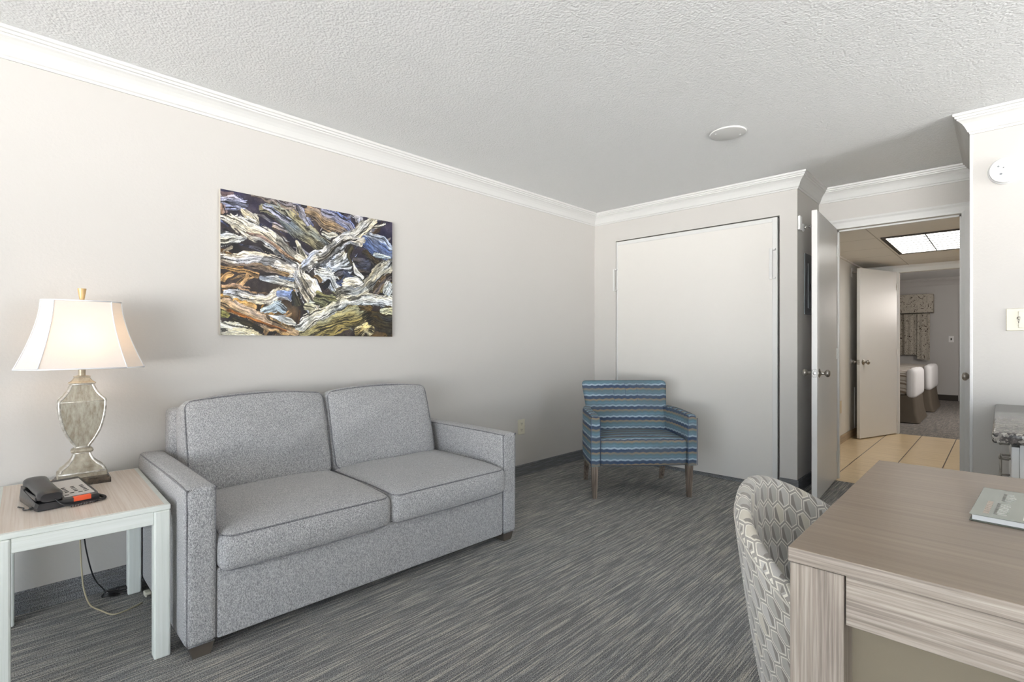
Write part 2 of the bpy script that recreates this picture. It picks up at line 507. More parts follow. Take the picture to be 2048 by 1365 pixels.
def merge(dst, src, mat=None):
    me = bpy.data.meshes.new('tmp'); 
    if mat is not None: bmesh.ops.transform(src, matrix=mat, verts=src.verts)
    src.to_mesh(me); src.free(); dst.from_mesh(me); bpy.data.meshes.remove(me)
    return dst
def box(bm, x0, x1, y0, y1, z0, z1, r=0.0, seg=2, mat=None, rot=None, taper=None):
    b = bmesh.new()
    bmesh.ops.create_cube(b, size=1.0)
    for v in b.verts:
        v.co = Vector(((x0 + x1) / 2 + v.co.x * (x1 - x0), (y0 + y1) / 2 + v.co.y * (y1 - y0), (z0 + z1) / 2 + v.co.z * (z1 - z0)))
    if taper:
        cx, cy = (x0 + x1) / 2, (y0 + y1) / 2
        for v in b.verts:
            if v.co.z < (z0 + z1) / 2:
                v.co.x = cx + (v.co.x - cx) * taper + 0; v.co.y = cy + (v.co.y - cy) * taper
    if r > 0:
        r = min(r, 0.49 * min(x1 - x0, y1 - y0, z1 - z0))
        bmesh.ops.bevel(b, geom=list(b.edges), offset=r, segments=seg, profile=0.5, affect='EDGES')
    return merge(bm, b, mat)
def bx(*a, **k): return box(new(), *a, **k)
def hexa(bm, pts):
    """eight corners: bottom 4 counter-clockwise then top 4"""
    v = [bm.verts.new(p) for p in pts]
    for f in ((3, 2, 1, 0), (4, 5, 6, 7), (0, 1, 5, 4), (1, 2, 6, 5), (2, 3, 7, 6), (3, 0, 4, 7)):
        bm.faces.new([v[i] for i in f])
    return bm
def ticks(a, r, n):
    o = [-a, -a + r * 0.25, -a + r * 0.55, -a + r]
    i = [(-a + r) + (2 * (a - r)) * k / n for k in range(1, n)]
    return o + i + [a - r, a - r * 0.55, a - r * 0.25, a]
def gridbox(bm, xs, ys, zs, fn):
    V = {}
    nx, ny, nz = len(xs) - 1, len(ys) - 1, len(zs) - 1
    def g(i, j, k):
        if (i, j, k) not in V:
            V[(i, j, k)] = bm.verts.new(fn(xs[i], ys[j], zs[k]))
        return V[(i, j, k)]
    for i in range(nx):
        for j in range(ny):
            for k in (0, nz):
                bm.faces.new([g(i, j, k), g(i + 1, j, k), g(i + 1, j + 1, k), g(i, j + 1, k)])
    for i in range(nx):
        for k in range(nz):
            for j in (0, ny):
                bm.faces.new([g(i, j, k), g(i + 1, j, k), g(i + 1, j, k + 1), g(i, j, k + 1)])
    for j in range(ny):
        for k in range(nz):
            for i in (0, nx):
                bm.faces.new([g(i, j, k), g(i, j + 1, k), g(i, j + 1, k + 1), g(i, j, k + 1)])
    return bm
def soft(a, b, c, r, puff=0.0, n=10, side=0.0, wob=0.0, seed=0, warp=None):
    """soft box with half sizes a,b,c; puff domes the two faces along z, side bulges the border"""
    rs = random.Random(seed)
    ph = [rs.uniform(0, 6.28) for _ in range(6)]
    def fn(x, y, z):
        q = Vector((x, y, z))
        inn = Vector((max(-a + r, min(a - r, x)), max(-b + r, min(b - r, y)), max(-c + r, min(c - r, z))))
        d = q - inn
        if d.length > 1e-9: q = inn + d.normalized() * r
        u, v, w = q.x / a, q.y / b, q.z / c
        dome = max(0, 1 - u * u) ** 0.6 * max(0, 1 - v * v) ** 0.6
        q.z += (1 if w > 0 else -1) * puff * dome * min(1, abs(w) * 1.2)
        q.x += side * (1 if u > 0 else -1) * abs(u) ** 4 * (1 - w * w) * (1 - v * v)
        q.y += side * (1 if v > 0 else -1) * abs(v) ** 4 * (1 - w * w) * (1 - u * u)
        if wob and w > 0.2:
            q.z += wob * dome * (math.sin(u * 5 + ph[0]) * math.sin(v * 4 + ph[1]) + 0.5 * math.sin(u * 9 + ph[2] + v * 6))
        return warp(q) if warp else q
    return gridbox(new(), ticks(a, r, n), ticks(b, r, n), ticks(c, r, 4), fn)
def tube(bm, pts, r, seg=8, closed=False, caps=True):
    pts = [Vector(p) for p in pts]
    n = len(pts)
    rings = []
    up = Vector((0, 0, 1))
    t0 = (pts[1] - pts[0]).normalized()
    if abs(t0.dot(up)) > 0.9: up = Vector((1, 0, 0))
    nrm = (up - t0 * up.dot(t0)).normalized()
    for i in range(n):
        if closed: t = (pts[(i + 1) % n] - pts[i - 1]).normalized()
        else: t = (pts[min(i + 1, n - 1)] - pts[max(i - 1, 0)]).normalized()
        nrm = (nrm - t * nrm.dot(t)).normalized()
        bi = t.cross(nrm)
        rr = r[i] if isinstance(r, (list, tuple)) else r
        rings.append([bm.verts.new(pts[i] + (nrm * math.cos(2 * PI * k / seg) + bi * math.sin(2 * PI * k / seg)) * rr) for k in range(seg)])
    m = n if closed else n - 1
    for i in range(m):
        A, B = rings[i], rings[(i + 1) % n]
        for k in range(seg):
            bm.faces.new([A[k], A[(k + 1) % seg], B[(k + 1) % seg], B[k]])
    if caps and not closed:
        bm.faces.new(rings[0][::-1]); bm.faces.new(rings[-1])
    return bm
def lathe(bm, prof, seg=32, mat=None):
    """prof: (radius, height) pairs around z"""
    b = bmesh.new()
    rings = []
    for r, h in prof:
        if r < 1e-6: rings.append([b.verts.new((0, 0, h))])
        else: rings.append([b.verts.new((r * math.cos(2 * PI * k / seg), r * math.sin(2 * PI * k / seg), h)) for k in range(seg)])
    for A, B in zip(rings, rings[1:]):
        for k in range(seg):
            a0, a1 = A[k % len(A)], A[(k + 1) % len(A)]
            b0, b1 = B[k % len(B)], B[(k + 1) % len(B)]
            f = []
            for v in (a0, a1, b1, b0):
                if v not in f: f.append(v)
            if len(f) > 2: b.faces.new(f)
    return merge(bm, b, mat)
def rings_mesh(bm, rings, cap0=True, cap1=True):
    R = [[bm.verts.new(p) for p in ring] for ring in rings]
    n = len(R[0])
    for A, B in zip(R, R[1:]):
        for k in range(n):
            bm.faces.new([A[k], A[(k + 1) % n], B[(k + 1) % n], B[k]])
    if cap0: bm.faces.new(R[0][::-1])
    if cap1: bm.faces.new(R[-1])
    return bm
def rrect(a, b, r, seg=5, cx=0, cy=0):
    o = []
    for sx, sy, a0 in ((1, 1, 0), (-1, 1, 90), (-1, -1, 180), (1, -1, 270)):
        for k in range(seg + 1):
            t = rad(a0 + 90 * k / seg)
            o.append((cx + sx * (a - r) + r * math.cos(t), cy + sy * (b - r) + r * math.sin(t)))
    return o
def arc_smooth(pts, n=8):
    """Catmull-Rom through points"""
    P = [Vector(p) for p in pts]
    P = [P[0] * 2 - P[1]] + P + [P[-1] * 2 - P[-2]]
    o = []
    for i in range(1, len(P) - 2):
        for k in range(n):
            t = k / n
            a, b, c, d = P[i - 1], P[i], P[i + 1], P[i + 2]
            o.append(0.5 * ((2 * b) + (c - a) * t + (2 * a - 5 * b + 4 * c - d) * t * t + (3 * b - a - 3 * c + d) * t ** 3))
    o.append(P[-2])
    return o
def sweep(path, prof, closed=False):
    """sweep a (u, z) profile along a plan path; u goes to the LEFT of the walking direction"""
    bm = new()
    P = [Vector((x, y)) for x, y in path]
    n = len(P); rings = []
    for i in range(n):
        segs = []
        if closed or i > 0: segs.append((P[i] - P[i - 1]).normalized())
        if closed or i < n - 1: segs.append((P[(i + 1) % n] - P[i]).normalized())
        ns = [Vector((-s.y, s.x)) for s in segs]
        if len(ns) == 2: mi = (ns[0] + ns[1]) / (1 + ns[0].dot(ns[1]))
        else: mi = ns[0]
        rings.append([(P[i].x + mi.x * u, P[i].y + mi.y * u, z) for u, z in prof])
    R = [[bm.verts.new(p) for p in r] for r in rings]
    m = n if closed else n - 1; k = len(prof)
    for i in range(m):
        A, B = R[i], R[(i + 1) % n]
        for j in range(k):
            bm.faces.new([A[j], A[(j + 1) % k], B[(j + 1) % k], B[j]])
    if not closed:
        bm.faces.new(R[0][::-1]); bm.faces.new(R[-1])
    return bm

# ------------------------------------------------------------------ room shell
CZ = 2.384
YB, YD, YR = 4.24, 4.86, 3.81          # back wall, door wall, right-hand wall stub
XL, XN, XS, XR = -2.93, -1.11, -0.126, 3.60
DX0, DX1, DZ = -0.985, -0.214, 2.045   # doorway in the door wall
WT = 0.10
H = 2.45
PX0, PX1, PZ0, PZ1 = -2.677, -1.247, 0.028, 2.084   # wall panel opening
struct('floor', bx(XL - WT, XR + WT, WIN_Y - 0.12, YD - 0.03, -0.08, 0.0), M['carpet'])
struct('ceiling', bx(XL - WT, XR + WT, WIN_Y - 0.12, YD + 0.05, CZ, CZ + 0.08), M['ceiling'])
struct('wall_left', bx(XL - WT, XL, WIN_Y - 0.12, YB + WT, 0, H), M['wall'])
b = new()
box(b, XL, PX0 - .006, YB, YB + WT, 0, H); box(b, PX1 + .014, XN, YB, YB + WT, 0, H)
box(b, PX0 - .006, PX1 + .014, YB, YB + WT, PZ1 + .010, H)
struct('wall_back', b, M['wall'])
struct('wall_gap_shade', bx(PX0 - .02, PX1 + .03, YB + WT, YB + WT + .02, 0, PZ1 + .03), M['dark_gap'])  # dark colour stands in for the shade deep in the gap round the panel
struct('wall_niche_left', bx(XN - WT, XN, YB + WT, YD + WT, 0, H), M['wall'])
b = new()
box(b, XN, DX0 - .012, YD, YD + WT, 0, H); box(b, DX1 + .012, XR, YD, YD + WT, 0, H); box(b, DX0 - .012, DX1 + .012, YD, YD + WT, DZ + .012, H)
struct('wall_door', b, M['wall'])
# right-hand closet block: front faces us, side has a flush door
b = new()
box(b, XS, XR, YR, YR + WT, 0, H); box(b, XS, XS + WT, YR + WT, YR + 0.17, 0, H); box(b, XS, XS + WT, YD - 0.12, YD, 0, H)
box(b, XS, XS + WT, YR + 0.17, YD - 0.12, 2.05, H)
struct('wall_right_end', b, M['wall'])
b = new()
box(b, XR, XR + 0.12, WIN_Y - 0.12, FILL_WIN[0], 0, H); box(b, XR, XR + 0.12, FILL_WIN[1], YD + WT, 0, H)
box(b, XR, XR + 0.12, FILL_WIN[0], FILL_WIN[1], 0, FILL_WIN[2]); box(b, XR, XR + 0.12, FILL_WIN[0], FILL_WIN[1], FILL_WIN[3], H)
struct('wall_right', b, M['wall'])
b = new()
box(b, XL, WIN[0], WIN_Y - 0.12, WIN_Y, 0, H); box(b, WIN[1], XR, WIN_Y - 0.12, WIN_Y, 0, H)
box(b, WIN[0], WIN[1], WIN_Y - 0.12, WIN_Y, 0, WIN[2]); box(b, WIN[0], WIN[1], WIN_Y - 0.12, WIN_Y, WIN[3], H)
struct('wall_window', b, M['wall'])
# sliding glass door behind the camera
b = new()
w0, w1, w2, w3 = WIN
for a0, a1, c0, c1 in ((w0, w0 + .05, w2, w3), (w1 - .05, w1, w2, w3), ((w0 + w1) / 2 - .04, (w0 + w1) / 2 + .04, w2, w3), (w0, w1, w2, w2 + .05), (w0, w1, w3 - .05, w3)):
    box(b, a0, a1, WIN_Y - 0.09, WIN_Y - 0.04, c0, c1)
wf = struct('window_1', b, M['trim'])
struct('pane', bx(w0 + .05, w1 - .05, WIN_Y - 0.068, WIN_Y - 0.062, w2 + .05, w3 - .05), M['glass'], wf)

b = new()
w0, w1, w2, w3 = FILL_WIN
for a0, a1, c0, c1 in ((w0, w0 + .05, w2, w3), (w1 - .05, w1, w2, w3), ((w0 + w1) / 2 - .03, (w0 + w1) / 2 + .03, w2, w3), (w0, w1, w2, w2 + .05), (w0, w1, w3 - .05, w3)):
    box(b, XR + 0.04, XR + 0.09, a0, a1, c0, c1)
wf = struct('fill_window', b, M['trim'])  # frame of the unseen window added to brighten the far end
struct('pane', bx(XR + 0.062, XR + 0.068, w0 + .05, w1 - .05, w2 + .05, w3 - .05), M['glass'], wf)

# crown moulding and carpet base
CROWN = [(0, 2.274), (.007, 2.274), (.010, 2.284), (.016, 2.288), (.020, 2.298), (.028, 2.316), (.038, 2.331), (.050, 2.343), (.059, 2.349), (.060, 2.356), (.067, 2.358), (.069, 2.368), (.076, 2.371), (.077, 2.384), (0, 2.384)]
loop = [(XL, WIN_Y), (XR, WIN_Y), (XR, YR), (XS, YR), (XS, YD), (XN, YD), (XN, YB), (XL, YB)]
struct('trim_crown', sweep(loop, CROWN, True), M['trim'])
BASEP = [(0, 0), (0.010, 0), (0.010, 0.086), (0.006, 0.092), (0, 0.092)]
def base(path, m, name): return struct(name, sweep(path, BASEP), m)
base([(XL, YB), (XL, WIN_Y)], M['base_y'], 'baseboard_left')
base([(PX0 - .006, YB), (XL + .01, YB)], M['base_x'], 'baseboard_back')
base([(XN - .0, YB), (PX1 + .014, YB)], M['base_x'], 'baseboard_back')
base([(XN, YD - .03), (XN, YB - 0.01)], M['base_y'], 'baseboard_niche')
base([(XR, YR), (XS - .01, YR)], M['base_x'], 'baseboard_right_end')
# dark strip under the wall panel
struct('panel_dark_strip', bx(PX0 - .006, PX1 + .014, YB - 0.004, YB + 0.05, 0, PZ0 - .004), M['base_x'])

# white casing around the doorway
cp = [(0, 0), (0.0, 0.014), (0.018, 0.018), (0.045, 0.018), (0.062, 0.010), (0.076, 0.008), (0.076, 0)]
def casing(x0, x1, z1, y, m, w=0.076, s=-1, name='trim_casing'):
    """casing profile on the face y (s=-1: proud towards -y)"""
    b = new()
    def ring(px, pz, dx, dz):
        return [(px + dx * u, y + s * v, pz + dz * u) for u, v in cp]
    rings_mesh(b, [ring(x0, 0, -1, 0), ring(x0, z1, -1, 1), ring(x1, z1, 1, 1), ring(x1, 0, 1, 0)])
    return struct(name, b, m)
casing(DX0, DX1, DZ, YD, M['trim'])
b = new()
box(b, DX0 - .012, DX0, YD, YD + WT, 0, DZ); box(b, DX1, DX1 + .012, YD, YD + WT, 0, DZ); box(b, DX0 - .012, DX1 + .012, YD, YD + WT, DZ, DZ + .012)
box(b, DX0, DX0 + .012, YD + .045, YD + .075, 0, DZ); box(b, DX1 - .012, DX1, YD + .045, YD + .075, 0, DZ); box(b, DX0, DX1, YD + .045, YD + .075, DZ - .012, DZ)
struct('trim_jamb', b, M['trim'])

def knob_bm(bm, mat, reach=0.062):
    return lathe(bm, [(0, 0), (.032, 0), (.032, .004), (.024, .008), (.014, .014), (.011, .02), (.011, .032), (.017, .038), (.025, .045), (.0275, .053), (.025, .061), (.016, .067), (0, .069)], 28, mat)
def place(loc, zdir):
    z = Vector(zdir).normalized(); x = z.orthogonal().normalized(); y = z.cross(x)
    return Matrix.Translation(Vector(loc)) @ Matrix((x, y, z)).transposed().to_4x4()

def swing_door(name, hinge, edge, z0, z1, th, label, knob_z):
    """hinge / edge: plan points of the right-hand face; leaf thickness th to the left"""
    hx, hy = hinge; ex, ey = edge
    d = Vector((ex - hx, ey - hy)); L = d.length
    ang = math.atan2(d.y, d.x)
    r = bpy.data.objects.new(name, None)
    r.matrix_basis = Matrix.Translation((hx, hy, 0)) @ Matrix.Rotation(ang, 4, 'Z')
    COL.objects.link(r)
    r['kind'] = 'structure'; r['label'] = label
    # local x along the leaf; local -y ... is the room side
    obj('door_leaf', bx(0, L, -th, 0, z0, z1, r=.002, seg=1), M['door'], r, world=False)
    k = obj('door_knob', merge(knob_bm(new(), place((L - .065, 0, knob_z), (0, 1, 0))), knob_bm(new(), place((L - .065, -th, knob_z), (0, -1, 0)))), M['nickel'], r, world=False, smooth=True, angle=40)
    p = new(); box(p, L - .001, L + .002, -th / 2 - .0125, -th / 2 + .0125, knob_z - .028, knob_z + .028, r=.001, seg=1)
    lathe(p, [(0, 0), (.008, 0), (.008, .008), (0, .009)], 16, place((L, -th / 2, knob_z), (1, 0, 0)))
    obj('latch_plate', p, M['chrome'], r, world=False)
    h = new()
    for zz in (z0 + .18, (z0 + z1) / 2, z1 - .18):
        tube(h, [(-.004, 0.004, zz - .045), (-.004, 0.004, zz + .045)], .006, 10)
    obj('hinge', h, M['trim'], r, world=False, smooth=True, angle=40)
    return r
# the leaf's visible face looks to +x: walking hinge->edge is -y, left of it is +x
swing_door('door_1', (-0.978, 4.838), (-0.935, 4.05), 0.012, 2.05, 0.035, 'white flat door swung open beside the niche, its knob edge towards us', 0.905)
swing_door('door_2', (-0.938, 7.79), (-1.19, 7.04), 0.012, 1.985, 0.035, 'white flat door standing open at the far end of the hallway', 0.895)
# closet door in the side of the right-hand block (seen edge on)
d3 = struct('door_3', bx(XS + .004, XS + .039, YR + .19, YD - .14, .01, 2.04), M['door'])
obj('door_knob', knob_bm(new(), place((XS + .004, 4.36, .905), (-1, 0, 0))), M['nickel'], d3, smooth=True, angle=40)
b = new()
box(b, XS - .012, XS, YR + .11, YR + .17, 0, 2.11); box(b, XS - .012, XS, YD - .12, YD - .06, 0, 2.11); box(b, XS - .012, XS, YR + .17, YD - .12, 2.05, 2.11)
box(b, XS - .008, XS + .006, YR - .004, YR + .03, 0.09, 2.274, r=.002, seg=1)
struct('trim_closet', b, M['trim'])

# ---- hallway beyond
HC = 2.072
HY1 = 7.84
struct('floor_hall', bx(-1.5, 1.3, YD - .03, HY1, -.08, 0.001), M['tile'])
struct('wall_hall_left', bx(-1.4, -1.3, YD + WT, HY1, 0, H), M['wall_hall'])
struct('wall_hall_right', bx(1.2, 1.3, YD + WT, HY1, 0, H), M['wall_hall'])
struct('ceiling_hall', bx(-1.4, 1.3, YD + WT, HY1, HC, HC + .05), M['hallceil'])
D2X0, D2X1, D2Z = -0.925, -0.12, 1.985
b = new(); box(b, -3.1, D2X0 - .0, HY1, HY1 + WT, 0, H); box(b, D2X1, 1.3, HY1, HY1 + WT, 0, H); box(b, D2X0, D2X1, HY1, HY1 + WT, D2Z, H)
struct('wall_hall_end', b, M['wall_hall'])
b = new(); box(b, D2X0 - .055, D2X0, HY1 - .014, HY1, 0, D2Z + .05); box(b, D2X1, D2X1 + .055, HY1 - .014, HY1, 0, D2Z + .05); box(b, D2X0, D2X1, HY1 - .014, HY1, D2Z, D2Z + .05)
struct('trim_hall_casing', b, M['trim'])
struct('baseboard_hall', bx(-1.3, -1.29, YD + WT, HY1 - .014, 0, .09), M['tilebase'])
b = new(); box(b, -1.3, -1.285, YD + WT, HY1, HC - .018, HC)
struct('trim_hall_ceiling', b, M['hallceil'])
# luminous panel
lp = thing('ceiling_light_panel', 'large glowing square ceiling light panel with lattice lines in the hallway', 'ceiling light', (-.2, 6.23, HC - .012))
obj('frame', (lambda b: [box(b, -.80, -.77, 5.65, 6.81, HC - .012, HC), box(b, .37, .40, 5.65, 6.81, HC - .012, HC), box(b, -.77, .37, 5.65, 5.68, HC - .012, HC), box(b, -.77, .37, 6.78, 6.81, HC - .012, HC)] and b)(new()), M['dark_gap'], lp)
obj('diffuser', bx(-.77, .37, 5.68, 6.78, HC - .006, HC - .001), M['luminous'], lp)

b = new()
for xx in (-.485, -.20, .085): box(b, xx - .004, xx + .004, 5.68, 6.78, HC - .014, HC - .006)
for k in range(1, 8): box(b, -.77, .37, 5.68 + k * .1375 - .003, 5.68 + k * .1375 + .003, HC - .012, HC - .006)
obj('lattice', b, M['grey_metal'], lp)

# ---- bedroom beyond the hall
struct('floor_bedroom', bx(-3.1, 1.3, HY1, 13.1, -.08, 0), M['carpet_bed'])
struct('wall_bedroom_left', bx(-3.1, -3.0, HY1 + WT, 13.1, 0, H), M['wall_bed'])
struct('wall_bedroom_right', bx(1.2, 1.3, HY1 + WT, 13.1, 0, H), M['wall_bed'])
struct('wall_bedroom_end', bx(-3.0, 1.2, 13.0, 13.1, 0, H), M['wall_bed'])
struct('ceiling_bedroom', bx(-3.1, 1.3, HY1 + WT, 13.1, CZ, CZ + .06), M['ceiling'])
CR2 = [(u * 1.2, z - (2.384 - z) * .35) for u, z in CROWN[:-2]] + [(.092, 2.384), (0, 2.384)]
struct('trim_bedroom_crown', sweep([(1.2, 13.0), (-3.0, 13.0)], CR2), M['wall_bed'])
struct('baseboard_bedroom', bx(-3.0, -.62, 12.985, 13.0, 0, .11), M['dark_gap'])
struct('trim_bedroom_casing', bx(-.60, -.53, 12.975, 13.0, 0, 2.08), M['wall_bed'])

# ------------------------------------------------------------------ wall panel (fold-down bed front)
wp = thing('wall_panel', 'large flush cream wall-bed panel behind the blue striped armchair', 'wall panel', ((PX0 + PX1) / 2, YB, PZ0))
obj('board', bx(PX0 + .016, PX1 - .035, YB - .001, YB + .03, PZ0, PZ1 - .03), M['panel'], wp)
b = new()
box(b, PX0, PX0 + .017, YB - .004, YB + .03, PZ0, PZ1, r=.002, seg=1); box(b, PX1 - .036, PX1, YB - .005, YB + .03, PZ0, PZ1, r=.002, seg=1); box(b, PX0 + .017, PX1 - .036, YB - .004, YB + .03, PZ1 - .034, PZ1, r=.002, seg=1)
obj('edge_trim', b, M['trim'], wp)
for x0, side in ((PX0, -1), (PX1, 1)):
    b = new()
    if side < 0:
        box(b, PX0 - .022, PX0 - .004, YB - .030, YB - .022, 1.615, 1.825, r=.003); box(b, PX0 - .020, PX0 + .014, YB - .024, YB - .004, 1.812, 1.824); box(b, PX0 - .020, PX0 + .014, YB - .024, YB - .004, 1.616, 1.628)
    else:
        box(b, PX1 - .05, PX1 - .028, YB - .034, YB - .026, 1.61, 1.845, r=.003); box(b, PX1 - .048, PX1 - .01, YB - .028, YB - .005, 1.832, 1.844); box(b, PX1 - .048, PX1 - .01, YB - .028, YB - .005, 1.612, 1.624)
    obj('pull_handle', b, M['trim'], wp)

# ------------------------------------------------------------------ small wall and ceiling fittings
def outlet(loc, facing, label, w=.074, h=.118, mat='ivory', kind='outlet'):
    """facing: rotation about z so that local -y looks into the room"""
    r = thing('electrical_outlet', label, 'outlet', loc, facing)
    obj('cover_plate', bx(-w / 2, w / 2, -.006, 0, -h / 2, h / 2, r=.003), M[mat], r, world=False)
    for s in (-1, 1):
        b = new(); box(b, -.017, .017, -.0085, -.005, s * .026 - .015, s * .026 + .015, r=.004)
        q = obj('receptacle', b, M[mat], r, world=False)
        b = new(); box(b, -.008, -.005, -.0092, -.008, s * .026 - .003, s * .026 + .008); box(b, .005, .008, -.0092, -.008, s * .026 - .003, s * .026 + .008)
        lathe(b, [(0, 0), (.0032, 0), (.0032, .001), (0, .001)], 12, place((0, -.0083, s * .026 - .009), (0, -1, 0)))
        obj('socket_slots', b, M['slot'], q, world=False)
    return r
outlet((XL, 3.166, .412), PI / 2, 'ivory outlet on the wall just right of the grey sofa', .082, .125)
# hallway outlet: plain beige plate
r = thing('electrical_outlet', 'tall beige outlet plate low on the hallway wall above the tile skirting', 'outlet', (-1.3, 6.60, .407))
obj('cover_plate', bx(-1.3, -1.293, 6.56, 6.64, .337, .477, r=.003), M['beige_pl'], r)

dt = thing('wall_detector', 'round white detector disc high on the right-hand wall', 'detector', (.012, YR, 2.042))
obj('mount_ring', lathe(new(), [(0, 0), (.072, 0), (.073, .006), (.069, .012), (0, .012)], 48, place((.012, YR, 2.042), (0, -1, 0))), M['white_pl'], dt, smooth=True, angle=40)
obj('cover', lathe(new(), [(0, .012), (.066, .012), (.068, .022), (.065, .028), (.050, .031), (0, .032)], 48, place((.012, YR, 2.042), (0, -1, 0))), M['white_pl'], dt, smooth=True, angle=40)
for dx, dz, rr in ((-.030, .022, .0045), (-.010, .012, .0035), (-.020, -.020, .006)):
    b = new(); lathe(b, [(0, 0), (rr, 0), (rr, .0025), (0, .003)], 14, place((.012 + dx, YR - .031, 2.042 + dz), (0, -1, 0)))
    obj('indicator', b, M['grey_metal'], dt)

sw = thing('wall_switch', 'ivory fan switch plate on the right-hand wall below the round detector', 'switch', (.07, YR, 1.243))
obj('cover_plate', bx(.012, .128, YR - .007, YR, 1.184, 1.302, r=.004), M['ivory'], sw)
obj('dial', bx(.058, .112, YR - .012, YR - .006, 1.198, 1.288, r=.008, seg=3), M['ivory'], sw)
b = new()
def ring_seg(b, cx, cz, r, a0, a1, y, w=.0014):
    tube(b, [(cx + r * math.cos(rad(a0 + (a1 - a0) * k / 10)), y, cz + r * math.sin(rad(a0 + (a1 - a0) * k / 10))) for k in range(11)], w, 6)
ring_seg(b, .060, 1.250, .0065, 30, 330, YR - .0125)
tube(b, [(.060, YR - .0125, 1.233), (.060, YR - .0125, 1.225)], .0014, 6); tube(b, [(.055, YR - .0125, 1.236), (.065, YR - .0125, 1.236)], .0012, 6)
lathe(b, [(0, 0), (.003, 0), (.002, .002), (0, .002)], 12, place((.060, YR - .007, 1.212), (0, -1, 0)))
lathe(b, [(0, 0), (.003, 0), (.002, .002), (0, .002)], 12, place((.060, YR - .007, 1.278), (0, -1, 0)))
obj('switch_marks', b, M['slot'], sw)
bsw = thing('light_switch', 'small white switch plate on the far bedroom wall', 'switch', (-.72, 13.0, 1.19))
obj('cover_plate', bx(-.76, -.68, 12.994, 13.0, 1.13, 1.25, r=.003), M['white_pl'], bsw)
obj('toggle', bx(-.73, -.71, 12.985, 12.995, 1.17, 1.21, r=.003), M['slot'], bsw)

cd = thing('ceiling_plate', 'round flat white cover plate on the textured ceiling', 'ceiling plate', (-1.192, 3.118, CZ))
obj('cover', lathe(new(), [(0, -.002), (.099, -.002), (.103, -.006), (.100, -.011), (.09, -.013), (0, -.013)], 64, Matrix.Translation((-1.192, 3.118, CZ + .002))), M['grey_pl'], cd, smooth=True, angle=40)
for s in (-1, 1):
    obj('screw', lathe(new(), [(0, -.016), (.006, -.015), (.006, -.012), (0, -.012)], 14, Matrix.Translation((-1.192 + s * .052, 3.118 + s * .052, CZ + .002))), M['white_pl'], cd)

# door holder on the niche wall, with its chime-like white block
ch = thing('door_chime', 'small white wall box high in the niche beside the open door', 'chime', (XN, 4.275, 2.02))
obj('case', bx(XN, XN + .018, 4.248, 4.302, 1.968, 2.072, r=.004), M['white_pl'], ch)
dh = thing('door_holder', 'chrome door stop on a round white base near the top of the open door', 'door stop', (XN, 4.385, 2.0))
obj('base', lathe(new(), [(0, 0), (.032, 0), (.030, .006), (.014, .010), (0, .010)], 24, place((XN, 4.385, 2.005), (1, 0, 0))), M['white_pl'], dh, smooth=True, angle=40)
obj('spring_rod', lathe(new(), [(0, .008), (.012, .008), (.015, .016), (.012, .026), (.006, .030), (.006, .038), (.011, .043), (.011, .052), (.006, .056), (.005, .10), (.008, .106), (0, .108)], 20, place((XN, 4.385, 2.005), (1, 0, 0))), M['chrome'], dh, smooth=True, angle=40)
ep = thing('breaker_panel', 'grey metal breaker panel set in the niche wall behind the open door', 'breaker panel', (XN, 4.6, 1.58))
b = new(); box(b, XN, XN + .008, 4.415, 4.78, 1.34, 1.815, r=.002, seg=1)
obj('frame', b, M['grey_metal'], ep)
pdoor = obj('panel_door', bx(XN + .008, XN + .014, 4.49, 4.75, 1.39, 1.74, r=.002, seg=1), M['grey_metal'], ep)
obj('latch', bx(XN + .014, XN + .02, 4.50, 4.53, 1.53, 1.58, r=.003), M['slot'], pdoor)
# hallway door stops and cover strip
hs = thing('door_holder', 'chrome stop on the hallway wall near the ceiling behind the far door', 'door stop', (-1.3, 7.19, 1.955))
obj('base', bx(-1.3, -1.295, 7.15, 7.23, 1.90, 2.01, r=.002), M['white_pl'], hs)
obj('spring_rod', lathe(new(), [(0, 0), (.012, 0), (.014, .015), (.007, .025), (.006, .06), (.010, .065), (0, .075)], 18, place((-1.295, 7.19, 1.955), (1, 0, 0))), M['nickel'], hs, smooth=True, angle=40)
hb = thing('wall_bumper', 'small white round bumper on the hallway wall at knob height', 'wall bumper', (-1.3, 7.17, .90))
obj('bumper', lathe(new(), [(0, 0), (.026, 0), (.026, .006), (.014, .010), (.014, .03), (.02, .034), (.02, .044), (0, .046)], 20, place((-1.3, 7.17, .90), (1, 0, 0))), M['white_pl'], hb, smooth=True, angle=40)
hc = obj('cable_cover', bx(-1.3, -1.29, 7.33, 7.36, .09, .58, r=.002), M['white_pl'])
tag(hc, 'thin white vertical cable cover on the hallway wall behind the far door', 'cable cover')

